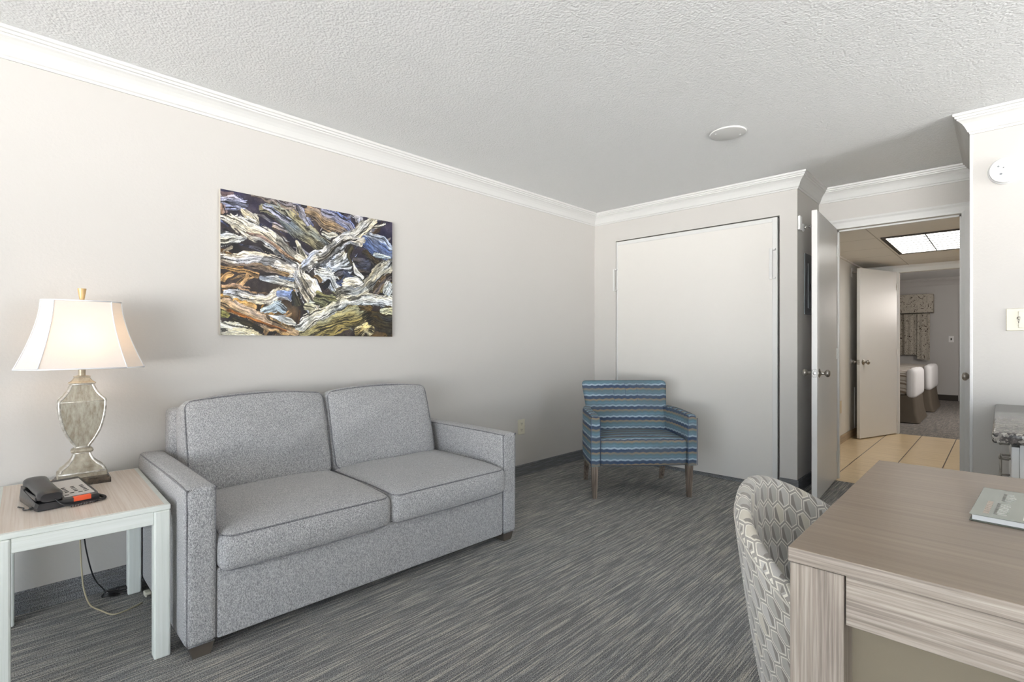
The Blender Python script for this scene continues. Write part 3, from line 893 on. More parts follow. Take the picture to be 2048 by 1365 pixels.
# ------------------------------------------------------------------ sofa
SF = 'grey tweed'
sofa = thing('sofa', 'grey tweed two-seat sofa with loose cushions against the long left wall', 'sofa', (-2.47, 1.315, 0))
SROT = Matrix.Translation((-2.032, 1.315, 0)) @ Matrix.Rotation(rad(-1.3), 4, 'Z') @ Matrix.Translation((2.032, -1.315, 0))
AY = ((0.497, 0.600), (2.030, 2.136))
AX0, AX1, AZ0, AZ1 = -2.898, -2.032, 0.046, 0.607
for i, (y0, y1) in enumerate(AY):
    c = ((AX0 + AX1) / 2, (y0 + y1) / 2, (AZ0 + AZ1) / 2)
    bm = soft((AX1 - AX0) / 2, (y1 - y0) / 2, (AZ1 - AZ0) / 2, .022, 0.004, 8)
    bmesh.ops.transform(bm, matrix=Matrix.Translation(c), verts=bm.verts)
    arm = obj('arm', bm, M['sofa'], sofa, smooth=True)
    p = new(); f = .0075
    for yy in (y0 + f, y1 - f):
        tube(p, arc_smooth([(AX0 + .02, yy, AZ1 - f), (-2.4, yy, AZ1 - f + .003), (AX1 - .03, yy, AZ1 - f), (AX1 - f, yy, AZ1 - .03), (AX1 - f + .001, yy, .35), (AX1 - f, yy, AZ0 + .01)], 6), .0035, 6)
    tube(p, [(AX1 - .004, y0 + .01, AZ0 + .004), (AX1 - .004, y1 - .01, AZ0 + .004)], .003, 6)
    obj('piping', p, M['seam'], arm, smooth=True)
obj('base_panel', bx(-2.88, -2.036, .598, 2.032, .046, .300, r=.010, seg=3), M['sofa'], sofa, smooth=True, angle=60)
bm = soft(.055, .715, .285, .03, 0.0, 8)
bmesh.ops.transform(bm, matrix=Matrix.Translation((-2.845, 1.315, .525)), verts=bm.verts)
obj('back_frame', bm, M['sofa'], sofa, smooth=True)

def piping_loop(a, b, z, r, puff, n=5, rc=None):
    pts = rrect(a - .293 * r, b - .293 * r, r * (rc or 1.0), n)
    o = []
    for k in range(len(pts)):
        p, q = pts[k], pts[(k + 1) % len(pts)]
        L = math.hypot(q[0] - p[0], q[1] - p[1]); m = max(1, int(L / .03))
        for j in range(m): o.append(((p[0] + (q[0] - p[0]) * j / m), (p[1] + (q[1] - p[1]) * j / m)))
    return [Vector((x, y, z)) for x, y in o]
def cushion(name, half, r, puff, side, mat4, seed, wob, parent, curve=None):
    a, b, c = half
    bm = soft(a, b, c, r, puff, 12, side, wob, seed, curve)
    bmesh.ops.transform(bm, matrix=mat4, verts=bm.verts)
    o = obj(name, bm, M['sofa'], parent, smooth=True)
    p = new()
    for s in (1, -1):
        L = piping_loop(a, b, s * (c - .293 * r), r, puff)
        L2 = []
        for v in L:
            u, w = v.x / a, v.y / b
            v = v.copy()
            sc = side * (1 - (.8) ** 2)
            v.x += sc * (1 if u > 0 else -1) * abs(u) ** 4 * (1 - w * w)
            v.y += sc * (1 if w > 0 else -1) * abs(w) ** 4 * (1 - u * u)
            v.z += s * puff * max(0, 1 - u * u) ** .6 * max(0, 1 - w * w) ** .6
            if curve: v = curve(v)
            L2.append(mat4 @ v)
        tube(p, L2, .0038, 6, closed=True)
    obj('piping', p, M['seam'], o, smooth=True)
    return o
# seat cushions: local x = depth, y = width, z = thickness
for k, (y0, y1) in enumerate(((.602, 1.306), (1.310, 2.028))):
    def crv(v, k=k):
        w = v.copy()
        w.z += -0.012 * max(0, (v.x / .385)) ** 3
        return w
    cushion('seat_cushion', (.385, (y1 - y0) / 2, .070), .036, .024, .014, Matrix.Translation((-2.385, (y0 + y1) / 2, .366)), 3 + k, .003, sofa, crv)
# back cushions: local z = face normal (towards the room), y = width, x = height
for k, (y0, y1) in enumerate(((.632, 1.303), (1.312, 1.978))):
    tilt = rad(16)
    up = Vector((-math.sin(tilt), 0, math.cos(tilt))); nrm = Vector((math.cos(tilt), 0, math.sin(tilt)))
    ax_y = Vector((0, 1, 0))
    hh = .220
    cen = Vector((-2.575, 0, .432)) + up * hh - nrm * .080 + Vector((0, (y0 + y1) / 2, 0))
    m4 = Matrix.Translation(cen) @ Matrix((up, up.cross(nrm) * -1, nrm)).transposed().to_4x4()
    def crv(v, hh=hh):
        w = v.copy(); w.x += 0.020 * (1 - (v.y / .34) ** 2) * (1 if v.x > 0 else 0) * (v.x / hh) ** 2
        return w
    cushion('back_cushion', (hh, (y1 - y0) / 2, .078), .034, .032, .012, m4, 11 + k, .012, sofa, crv)
for fx, fy in ((-2.085, .552), (-2.085, 2.080), (-2.85, .552), (-2.85, 2.080)):
    w = .042; b_ = .028
    hexa_pts = [(fx - b_ + .01, fy - b_, 0), (fx + b_ + .01, fy - b_, 0), (fx + b_ + .01, fy + b_, 0), (fx - b_ + .01, fy + b_, 0),
                (fx - w, fy - w, .05), (fx + w, fy - w, .05), (fx + w, fy + w, .05), (fx - w, fy + w, .05)]
    obj('leg', hexa(new(), hexa_pts), M['darkleg'], sofa)

sofa.matrix_basis = SROT @ sofa.matrix_basis

# ------------------------------------------------------------------ end table
RT = rad(-2.7)
ctr = Vector((-2.152, .478, 0)) - Matrix.Rotation(RT, 3, 'Z') @ Vector((.3675, .23, 0))
et = thing('end_table', 'whitewashed wooden end table holding the lamp, left of the sofa', 'side table', ctr, RT)
TZ = .543
tt = obj('tabletop', bx(-.3675, .3675, -.23, .23, TZ - .019, TZ - .001, r=.003, seg=2), M['mintx'], et, world=False)
obj('top_inlay', bx(-.353, .353, -.212, .212, TZ - .002, TZ), M['pinkwood'], tt, world=False)
for sx, sy in ((1, 1), (1, -1), (-1, 1), (-1, -1)):
    x1 = .3675 if sx > 0 else -.322 + .05
    y0 = .18 if sy > 0 else -.23
    obj('leg', bx(x1 - .052, x1, y0, y0 + .05, 0, TZ - .019, r=.006, seg=2), M['mint'], et, world=False)
obj('apron', bx(.330, .364, -.18, .18, .478, TZ - .019, r=.002, seg=1), M['mintx'], et, world=False)
obj('apron', bx(-.31, -.275, -.18, .18, .478, TZ - .019, r=.002, seg=1), M['mintx'], et, world=False)
obj('apron', bx(-.272, .3155, .195, .225, .478, TZ - .019, r=.002, seg=1), M['mintx'], et, world=False)
obj('apron', bx(-.272, .3155, -.225, -.195, .478, TZ - .019, r=.002, seg=1), M['mintx'], et, world=False)

# ------------------------------------------------------------------ table lamp
LZ = TZ
lamp = thing('table_lamp', 'lit table lamp with flared white shade and antiqued silver urn body', 'lamp', (-2.738, .296, LZ), RT)
def band(bm, prof, r=.004, dr=None):
    """prof: (half width along y, half depth along x, z)"""
    return rings_mesh(bm, [[(p[0], p[1], z) for p in rrect(d, w, min(r, w * .4, d * .4), 3)] for w, d, z in prof])
z0 = 0
obj('base', band(new(), [(.090, .062, 0), (.090, .062, .018), (.084, .056, .022), (.084, .056, .026), (.078, .052, .032)], .005), M['lamp_base'], lamp, world=False)
foot = [(.078, .052, .032), (.078, .052, .050), (.072, .047, .054), (.068, .044, .066), (.054, .036, .078), (.040, .028, .094), (.031, .022, .112), (.027, .019, .126)]
body = [(.024, .018, .150), (.028, .020, .160), (.040, .027, .180), (.052, .034, .205), (.063, .040, .235), (.070, .045, .268), (.0745, .048, .300), (.0755, .049, .330), (.075, .048, .343), (.060, .040, .360), (.048, .033, .378), (.040, .028, .398), (.036, .025, .408)]
fo = obj('foot', band(new(), foot), M['silver'], lamp, world=False)
ur = obj('urn_body', band(new(), body), M['lamp_panel'], lamp, world=False)
obj('collar', band(new(), [(.027, .019, .126), (.034, .026, .129), (.036, .028, .135), (.034, .026, .141), (.027, .020, .146), (.024, .018, .150)], .008), M['silver'], lamp, world=False)
obj('cap', band(new(), [(.036, .025, .408), (.043, .032, .410), (.043, .032, .414), (.034, .024, .420), (.028, .020, .428), (.025, .018, .434), (.027, .020, .437), (.027, .020, .440), (.015, .012, .442)], .004), M['silver'], lamp, world=False)
def frame_tubes(prof, rr, inset=0.0):
    b = new()
    for sy in (-1, 1):
        for sx in (-1, 1):
            tube(b, arc_smooth([(sx * (d - .003), sy * (w - .004), z) for w, d, z in prof], 3), rr, 8)
    for w, d, z in (prof[0], prof[-1]):
        for sx in (-1, 1):
            tube(b, [(sx * (d - .002), -w + .004, z), (sx * (d - .002), w - .004, z)], rr * .9, 8)
    return b
obj('edge_moulding', frame_tubes(body, .0052), M['silver_edge'], ur, world=False, smooth=True)
obj('edge_moulding', frame_tubes(foot[1:], .0048), M['silver_edge'], fo, world=False, smooth=True)
b = new(); tube(b, [(.0478, -.0735, .338), (.0478, .0735, .338)], .002, 6)
obj('shoulder_line', b, M['silver_edge'], ur, world=False, smooth=True)
obj('neck', lathe(new(), [(0, .438), (.012, .438), (.012, .50), (.017, .502), (.017, .54), (0, .54)], 24), M['silver'], lamp, world=False, smooth=True, angle=40)
b = new()
tube(b, arc_smooth([(0, -.016, .50), (0, -.045, .56), (0, -.05, .64), (0, -.02, .735), (0, 0, .744), (0, .02, .735), (0, .05, .64), (0, .045, .56), (0, .016, .50)], 6), .0018, 6)
obj('harp', b, M['gold'], lamp, world=False, smooth=True)
obj('bulb', lathe(new(), [(0, .54), (.012, .541), (.016, .552), (.026, .572), (.029, .590), (.025, .608), (.012, .620), (0, .623)], 20), M['bulb'], lamp, world=False, smooth=True)
def shade_ring(t, grow=0.0):
    k = t ** 1.55
    W = .125 + (.203 - .125) * k + grow; F = .088 + (.136 - .088) * k + grow
    D = .078 + (.118 - .078) * k + grow; S = .036 + (.052 - .036) * k + grow
    z = .746 - (.746 - .474) * t
    return [(D, -F, z), (D, F, z), (S, W, z), (-S, W, z), (-D, F, z), (-D, -F, z), (-S, -W, z), (S, -W, z)]
sh = obj('lamp_shade', rings_mesh(new(), [shade_ring(k / 12) for k in range(13)], False, False), M['shade'], lamp, world=False)
b = new()
for j in range(8): tube(b, [shade_ring(k / 12, .0008)[j] for k in range(13)], .0022, 6)
for t_ in (0, 1):
    R = shade_ring(t_, .0005)
    for j in range(8):
        p, q = Vector(R[j]), Vector(R[(j + 1) % 8])
        o1 = (Vector((p.x, p.y, 0))).normalized()
        hexz = .010 if t_ == 0 else -.010
        tube(b, [p, q], .0028, 6)
obj('shade_trim', b, M['shade_trim'], sh, world=False, smooth=True)
b = new(); tube(b, [(-.078, 0, .742), (.078, 0, .742)], .0015, 6); tube(b, [(0, -.125, .742), (0, .125, .742)], .0015, 6)
obj('shade_spider', b, M['gold'], sh, world=False)
obj('finial', lathe(new(), [(0, .742), (.010, .742), (.010, .750), (.008, .754), (.009, .760), (.014, .796), (.0145, .800), (0, .800)], 20), M['gold'], lamp, world=False, smooth=True, angle=40)

# ------------------------------------------------------------------ telephone
PR = rad(98.5)
ph = thing('telephone', 'black desk telephone with grey keypad and coiled cord on the end table', 'telephone', (-2.365, .136, TZ), PR)
PW, PD = .178, .235
def zt(y): return .026 + (.052 - .026) * min(1, max(0, y / PD)) ** 1.1      # top of housing, y away from the front edge
b = new()
rings = []
N = 10
for k in range(N + 1):
    y = PD * k / N
    e = .004 if k in (0, N) else 0
    rings.append([(0 + e, y, .002), (PW - e, y, .002), (PW - e + .001, y, .012), (PW - .003 - e, y, zt(y)), (.003 + e, y, zt(y)), (-.001 + e, y, .012)])
rings_mesh(b, rings)
hsg = obj('housing', b, M['black_pl'], ph, world=False)
b = new()
n = 8
rr = []
for k in range(n + 1):
    y = .024 + (.205 - .024) * k / n
    xl = .080 + .006 * math.sin(k / n * PI)
    rr.append([(xl, y, zt(y) - .001), (PW - .012, y, zt(y) - .001), (PW - .012, y, zt(y) + .0025), (xl, y, zt(y) + .0025)])
rings_mesh(b, rr)
face = obj('keypad_face', b, M['phoneface'], ph, world=False)
def key(x, y, w=.0125, d=.0055):
    b = new()
    lathe(b, [(0, 0), (1, 0), (.9, .0022), (0, .0026)], 14, Matrix.Translation((x, y, zt(y) + .002)) @ Matrix.Diagonal((w / 2, d / 2, 1, 1)))
    return b
for r_ in range(4):
    for c_ in range(3):
        obj('key', key(.098 + c_ * .026, .068 + r_ * .0165), M['slot'], face, world=False, smooth=True, angle=40)
for x_, y_ in ((.090, .036), (.108, .052), (.131, .046), (.150, .050)):
    obj('key', key(x_, y_, .014, .005), M['slot'], face, world=False, smooth=True, angle=40)
obj('label_strip', bx(.100, .150, -.0008, .014, .012, .0285, r=.001, seg=1), M['orange'], hsg, world=False)
# handset resting in its cradle on the left
b = new(); rings = []
L_ = .215
for k in range(15):
    s_ = k / 14; y = .004 + L_ * s_
    endf = max(abs(s_ - .5) * 2 - .52, 0) / .48
    zc = zt(y) + .006 + .010
    up_ = .021 - .003 * endf
    dn = .006 + .012 * min(1, endf * 2.2)
    w_ = .0315 + .0035 * min(1, endf * 2)
    tp = 1.0 if 0 < k < 14 else .82
    ring = []
    for a in range(20):
        t_ = 2 * PI * a / 20
        cx_, sz = math.cos(t_), math.sin(t_)
        ex = abs(cx_) ** .6 * (1 if cx_ > 0 else -1); ez = abs(sz) ** .75 * (1 if sz > 0 else -1)
        ring.append((.041 + w_ * tp * ex, y, zc + (up_ if sz > 0 else dn) * tp * ez))
    rings.append(ring)
hs_ = obj('handset', rings_mesh(b, rings), M['black_pl'], ph, world=False, smooth=True, angle=50)
obj('cradle', bx(.004, .078, .030, .206, .030, .045, r=.004), M['black_pl'], hsg, world=False)
# coiled cord
cl = arc_smooth([(.050, .004, .034), (.062, -.016, .018), (.085, -.026, .0065), (.120, -.026, .0065), (.160, -.022, .0065), (.186, -.008, .0065), (.193, .020, .0065), (.188, .050, .0065), (.1815, .085, .007)], 12)
b = new()
tube(b, cl[:26], .0022, 6)
Ls = [0]
for p, q in zip(cl[24:], cl[25:]): Ls.append(Ls[-1] + (q - p).length)
hel = []
tot = Ls[-1]; turns = 46
ns = turns * 9
seg_ = cl[24:]
for k in range(ns + 1):
    s_ = tot * k / ns
    i = max(0, min(len(Ls) - 2, next((j for j in range(len(Ls) - 1) if Ls[j + 1] >= s_), len(Ls) - 2)))
    f = (s_ - Ls[i]) / max(1e-6, Ls[i + 1] - Ls[i])
    p = seg_[i].lerp(seg_[i + 1], f); tg = (seg_[i + 1] - seg_[i]).normalized()
    n1 = Vector((0, 0, 1)); n2 = tg.cross(n1).normalized()
    a = 2 * PI * turns * k / ns
    hel.append(p + (n1 * math.cos(a) + n2 * math.sin(a)) * .0042)
tube(b, hel, .0013, 5)
obj('coiled_cord', b, M['black_pl'], ph, world=False, smooth=True)
b = new(); tube(b, arc_smooth([(.004, .045, .008), (-.012, .040, .006), (-.020, .060, .004), (-.014, .09, .003), (-.022, .12, .003)], 6), .0024, 6); box(b, -.008, .002, .040, .052, .003, .012, r=.001, seg=1)
obj('line_cord', b, M['black_pl'], ph, world=False, smooth=True)

# cords under the table
b = new()
tube(b, arc_smooth([(-2.885, .310, .53), (-2.882, .318, .30), (-2.878, .330, .19), (-2.872, .352, .09), (-2.862, .385, .03), (-2.845, .405, .012)], 8), .003, 6)
rs = random.Random(5)
for k in range(7):
    pts = []
    for j in range(24):
        t_ = 2 * PI * j / 24
        w_ = .052 + .006 * math.sin(k); d_ = .011 + .002 * (k % 3)
        u = w_ * math.cos(t_); v = d_ * math.sin(t_) * (0.5 + abs(math.cos(t_)))
        pts.append((-2.833 + v * .9 + (u * .20) + .004 * (k % 2), .432 + u - v * .25, .006 + .004 * k + .003 * math.sin(3 * t_ + k)))
    tube(b, pts, .0028, 5, closed=True)
box(b, -2.845, -2.825, .425, .437, .0, .036, r=.003)
cd1 = obj('line_cord', b, M['black_pl'], ph, smooth=True)
cd1['label'] = 'black cord bundled in loops on the carpet'
b = new()
tube(b, arc_smooth([(-2.885, .300, .53), (-2.882, .306, .25), (-2.865, .309, .14), (-2.84, .314, .06), (-2.79, .328, .010), (-2.72, .350, .005), (-2.648, .375, .005), (-2.630, .395, .005), (-2.64, .44, .005), (-2.665, .487, .005)], 8), .0032, 6)
cd2 = obj('power_cord', b, M['clearcord'], lamp, smooth=True)
cd2['label'] = 'pale gold cord on the carpet'
pg = thing('power_plug', 'small clear and beige plug end lying by the rear table leg', 'plug', (-2.735, .520, 0))
obj('plug_body', bx(-2.755, -2.715, .507, .531, 0, .020, r=.004), M['ivory'], pg)
obj('prongs', bx(-2.715, -2.705, .512, .526, .006, .012, r=.001, seg=1), M['chrome'], pg)

# ------------------------------------------------------------------ canvas print of driftwood
STROKES = [
 ([(0.004,0.692,0.04),(0.122,0.695,0.031)],(150,152,180)),
 ([(0.001,0.672,0.02),(0.01,0.634,0.02)],(150,120,110)),
 ([(0.01,0.733,0.013),(0.065,0.738,0.01)],(120,90,80)),
 ([(0.115,0.667,0.011),(0.154,0.626,0.031),(0.18,0.589,0.017)],(172,168,158)),
 ([(0.154,0.749,0.012),(0.254,0.742,0.02),(0.366,0.721,0.04),(0.395,0.676,0.037)],(120,116,130)),
 ([(0.267,0.603,0.021),(0.323,0.591,0.018),(0.366,0.591,0.008)],(170,150,135)),
 ([(0.2,0.69,0.021),(0.309,0.689,0.043),(0.373,0.635,0.054),(0.455,0.582,0.051),(0.563,0.53,0.045),(0.628,0.477,0.034)],(132,130,112)),
 ([(0.213,0.699,0.013),(0.295,0.686,0.018),(0.352,0.653,0.014)],(140,150,190)),
 ([(0.41,0.737,0.019),(0.425,0.695,0.025),(0.455,0.649,0.022)],(130,135,165)),
 ([(0.447,0.729,0.033),(0.508,0.711,0.038),(0.587,0.671,0.038),(0.712,0.621,0.031)],(142,122,105)),
 ([(0.547,0.733,0.017),(0.628,0.717,0.027),(0.712,0.676,0.035),(0.737,0.649,0.024)],(128,130,158)),
 ([(0.746,0.754,0.016),(0.799,0.747,0.02),(0.79,0.705,0.024)],(170,170,185)),
 ([(0.555,0.613,0.009),(0.612,0.599,0.017),(0.653,0.597,0.006)],(200,198,185)),
 ([(0.816,0.613,0.036),(0.908,0.569,0.054),(1.003,0.54,0.051)],(88,102,138)),
 ([(0.816,0.637,0.009),(0.955,0.633,0.015),(1.022,0.593,0.012)],(165,174,195)),
 ([(0.889,0.526,0.017),(1.003,0.519,0.021)],(170,188,200)),
 ([(0.825,0.534,0.02),(0.908,0.462,0.025),(0.955,0.451,0.017)],(55,55,62)),
 ([(0.871,0.686,0.008),(0.974,0.724,0.007)],(190,188,180)),
 ([(0.898,0.748,0.024),(0.816,0.686,0.031),(0.755,0.628,0.033),(0.695,0.572,0.032)],(190,186,175)),
 ([(0.001,0.494,0.032),(0.071,0.511,0.022),(0.135,0.527,0.006)],(202,200,190)),
 ([(0.016,0.436,0.005),(0.071,0.464,0.008)],(200,190,175)),
 ([(0.395,0.537,0.009),(0.41,0.488,0.021),(0.432,0.446,0.018)],(190,188,175)),
 ([(0.004,0.606,0.01),(0.071,0.605,0.034),(0.147,0.57,0.038),(0.233,0.528,0.039),(0.309,0.482,0.04),(0.395,0.427,0.036),(0.432,0.38,0.026)],(196,188,172)),
 ([(0.135,0.561,0.005),(0.233,0.514,0.007),(0.337,0.457,0.009),(0.41,0.422,0.006)],(168,128,92)),
 ([(0.001,0.395,0.025),(0.071,0.403,0.028),(0.167,0.408,0.033),(0.267,0.398,0.041),(0.352,0.372,0.036),(0.395,0.347,0.018)],(208,198,184)),
 ([(0.01,0.37,0.007),(0.135,0.373,0.011),(0.254,0.362,0.013),(0.337,0.342,0.009)],(130,105,80)),
 ([(0.001,0.342,0.006),(0.084,0.334,0.012),(0.187,0.327,0.012)],(170,130,85)),
 ([(0.016,0.281,0.013),(0.05,0.314,0.008)],(196,146,84)),
 ([(0.087,0.254,0.009),(0.125,0.314,0.009)],(196,146,84)),
 ([(0.2,0.318,0.014),(0.267,0.31,0.018),(0.352,0.278,0.02),(0.388,0.274,0.015)],(168,168,165)),
 ([(0.295,0.323,0.007),(0.366,0.308,0.014)],(170,185,200)),
 ([(0.001,0.24,0.014),(0.071,0.232,0.024),(0.154,0.221,0.016),(0.22,0.233,0.009)],(192,142,84)),
 ([(0.004,0.211,0.012),(0.103,0.201,0.026),(0.213,0.201,0.024),(0.302,0.231,0.027),(0.366,0.214,0.031)],(202,196,186)),
 ([(0.288,0.23,0.017),(0.363,0.217,0.027)],(128,146,190)),
 ([(0.059,0.161,0.015),(0.122,0.171,0.019),(0.167,0.153,0.012)],(204,152,82)),
 ([(0.2,0.13,0.012),(0.281,0.166,0.026),(0.337,0.14,0.011)],(188,200,196)),
 ([(0.213,0.096,0.011),(0.309,0.1,0.028),(0.388,0.066,0.01)],(202,198,184)),
 ([(0.001,0.158,0.024),(0.071,0.135,0.031),(0.154,0.111,0.031),(0.254,0.066,0.032),(0.352,0.029,0.026),(0.395,0.008,0.013)],(194,158,110)),
 ([(0.041,0.127,0.006),(0.2,0.078,0.008),(0.337,0.025,0.007)],(160,95,45)),
 ([(0.001,0.112,0.013),(0.047,0.1,0.013)],(150,150,80)),
 ([(0.071,0.081,0.024),(0.154,0.056,0.017),(0.2,0.04,0.01)],(50,45,32)),
 ([(0.001,0.039,0.036),(0.071,0.024,0.035),(0.154,0.005,0.028),(0.233,-0.006,0.014)],(218,208,172)),
 ([(0.563,0.432,0.069),(0.644,0.448,0.069),(0.695,0.493,0.039)],(192,196,200)),
 ([(0.508,0.358,0.038),(0.604,0.352,0.05),(0.644,0.278,0.031)],(184,192,202)),
 ([(0.755,0.445,0.049),(0.843,0.439,0.045)],(66,66,78)),
 ([(0.742,0.547,0.016),(0.716,0.488,0.011),(0.729,0.442,0.009)],(62,60,46)),
 ([(0.737,0.451,0.007),(0.755,0.409,0.011),(0.808,0.371,0.009)],(205,208,205)),
 ([(0.632,0.374,0.019),(0.686,0.395,0.016),(0.716,0.37,0.017),(0.653,0.317,0.024)],(62,72,104)),
 ([(0.695,0.313,0.039),(0.755,0.342,0.028),(0.808,0.322,0.02)],(190,195,198)),
 ([(0.395,0.391,0.019),(0.41,0.334,0.04),(0.455,0.271,0.063),(0.493,0.214,0.052),(0.516,0.163,0.056)],(208,204,198)),
 ([(0.44,0.396,0.036),(0.501,0.447,0.037),(0.579,0.498,0.036),(0.644,0.541,0.034),(0.729,0.585,0.027),(0.799,0.59,0.019),(0.809,0.564,0.008)],(194,191,186)),
 ([(0.524,0.446,0.004),(0.604,0.505,0.004),(0.686,0.563,0.006),(0.772,0.6,0.005)],(45,45,50)),
 ([(1.022,0.492,0.024),(0.926,0.406,0.038),(0.843,0.325,0.04),(0.755,0.27,0.036),(0.644,0.247,0.034)],(168,168,160)),
 ([(1.008,0.397,0.025),(0.926,0.315,0.031),(0.889,0.272,0.021)],(112,92,68)),
 ([(1.022,0.34,0.038),(0.974,0.277,0.03)],(202,202,186)),
 ([(0.551,0.294,0.024),(0.583,0.323,0.015)],(35,32,32)),
 ([(0.493,0.349,0.013),(0.524,0.322,0.015)],(120,100,80)),
 ([(0.373,0.236,0.022),(0.395,0.179,0.022)],(60,62,58)),
 ([(0.508,0.223,0.038),(0.604,0.21,0.04),(0.547,0.165,0.037)],(122,122,84)),
 ([(0.44,0.182,0.022),(0.485,0.169,0.03)],(200,195,160)),
 ([(0.41,0.012,0.022),(0.563,0.074,0.064),(0.686,0.117,0.078),(0.816,0.162,0.049)],(152,142,92)),
 ([(0.799,0.201,0.032),(0.862,0.164,0.025)],(90,75,50)),
 ([(0.395,0.033,0.016),(0.455,0.079,0.034),(0.563,0.147,0.032),(0.686,0.207,0.027),(0.816,0.238,0.029),(1.022,0.218,0.036)],(208,207,192)),
 ([(0.834,0.098,0.037),(1.003,0.095,0.084)],(58,52,38)),
 ([(1.022,0.167,0.019),(0.936,0.166,0.01)],(200,190,130)),
 ([(0.755,0.028,0.027),(0.808,0.053,0.036),(0.875,0.026,0.018)],(204,182,122)),
]
AY0, AY1, AZ0_, AZ1_ = .862, 1.888, 1.160, 1.913
NXg, NZg = 440, 323
gy, gz = np.meshgrid(np.linspace(0, AY1 - AY0, NXg + 1), np.linspace(0, AZ1_ - AZ0_, NZg + 1))
rng = np.random.default_rng(3)
def vnoise(u, v, seed):
    r = np.random.default_rng(seed).random((64, 64))
    u = np.mod(u, 64.0); v = np.mod(v, 64.0)
    i, j = np.floor(u).astype(int) % 64, np.floor(v).astype(int) % 64
    fu, fv = u - np.floor(u), v - np.floor(v)
    fu = fu * fu * (3 - 2 * fu); fv = fv * fv * (3 - 2 * fv)
    a, b_, c_, d_ = r[i, j], r[(i + 1) % 64, j], r[i, (j + 1) % 64], r[(i + 1) % 64, (j + 1) % 64]
    return (a * (1 - fu) + b_ * fu) * (1 - fv) + (c_ * (1 - fu) + d_ * fu) * fv
def fbm(u, v, seed, o=3):
    s_, a, t_ = 0, 1, 0
    for k in range(o):
        s_ = s_ + a * vnoise(u * 2 ** k, v * 2 ** k, seed + k); t_ += a; a *= .55
    return s_ / t_
img = np.zeros(gy.shape + (3,))
bgn = fbm(gy * 14, gz * 14, 1, 4); hi = fbm(gy * 60, gz * 60, 9, 3)
for c_, (lo, h_) in enumerate(((30, 96), (27, 84), (30, 80))):
    img[..., c_] = lo + (h_ - lo) * np.clip((bgn - .35) * 1.6, 0, 1) * (.4 + .9 * hi)
blue = np.clip((gz - .35) / .4, 0, 1) * np.clip((fbm(gy * 6, gz * 6, 21) - .4) * 2.5, 0, 1)
img[..., 2] += blue * 42; img[..., 0] += blue * 8; img[..., 1] += blue * 12
ochre = np.clip((.35 - gz) / .35, 0, 1) * np.clip((fbm(gy * 9, gz * 9, 31) - .5) * 3, 0, 1)
img[..., 0] += ochre * 70; img[..., 1] += ochre * 50; img[..., 2] += ochre * 8
extra = []
rs = random.Random(44)
for k in range(150):
    x0 = rs.uniform(0, 1.03); q0 = rs.uniform(0, .75)
    # small splinters fan out from the stump near the middle of the picture
    ang = math.atan2(q0 - .36, x0 - .52) + rs.uniform(-.5, .5)
    L = rs.uniform(.05, .17); w = rs.uniform(.005, .016)
    base_ = rs.choice([(108, 104, 98), (126, 120, 108), (84, 80, 78), (96, 98, 112), (70, 62, 56), (140, 136, 126), (60, 54, 50)])
    if q0 > .42: base_ = tuple(int(v * f) for v, f in zip(base_, (.95, .98, 1.16)))
    elif x0 < .45: base_ = tuple(int(v * f) for v, f in zip(base_, (1.2, 1.0, .72)))
    else: base_ = tuple(int(v * f) for v, f in zip(base_, (1.05, 1.03, .78)))
    extra.append(([(x0, q0, w * .6), (x0 + math.cos(ang) * L * .5, q0 + math.sin(ang) * L * .5, w), (x0 + math.cos(ang + .2) * L, q0 + math.sin(ang + .2) * L, w * .3)], base_))
STROKES = extra + [([(x, q, w * 1.13) for x, q, w in p_], tuple(int(sum(c_) / 3 + (v - sum(c_) / 3) * .70) for v in c_)) for p_, c_ in STROKES]
warpx = (fbm(gy * 9, gz * 9, 41, 3) - .5) * .05; warpz = (fbm(gy * 9, gz * 9, 51, 3) - .5) * .05
GY, GZ, WX, WZ = gy, gz, warpx, warpz
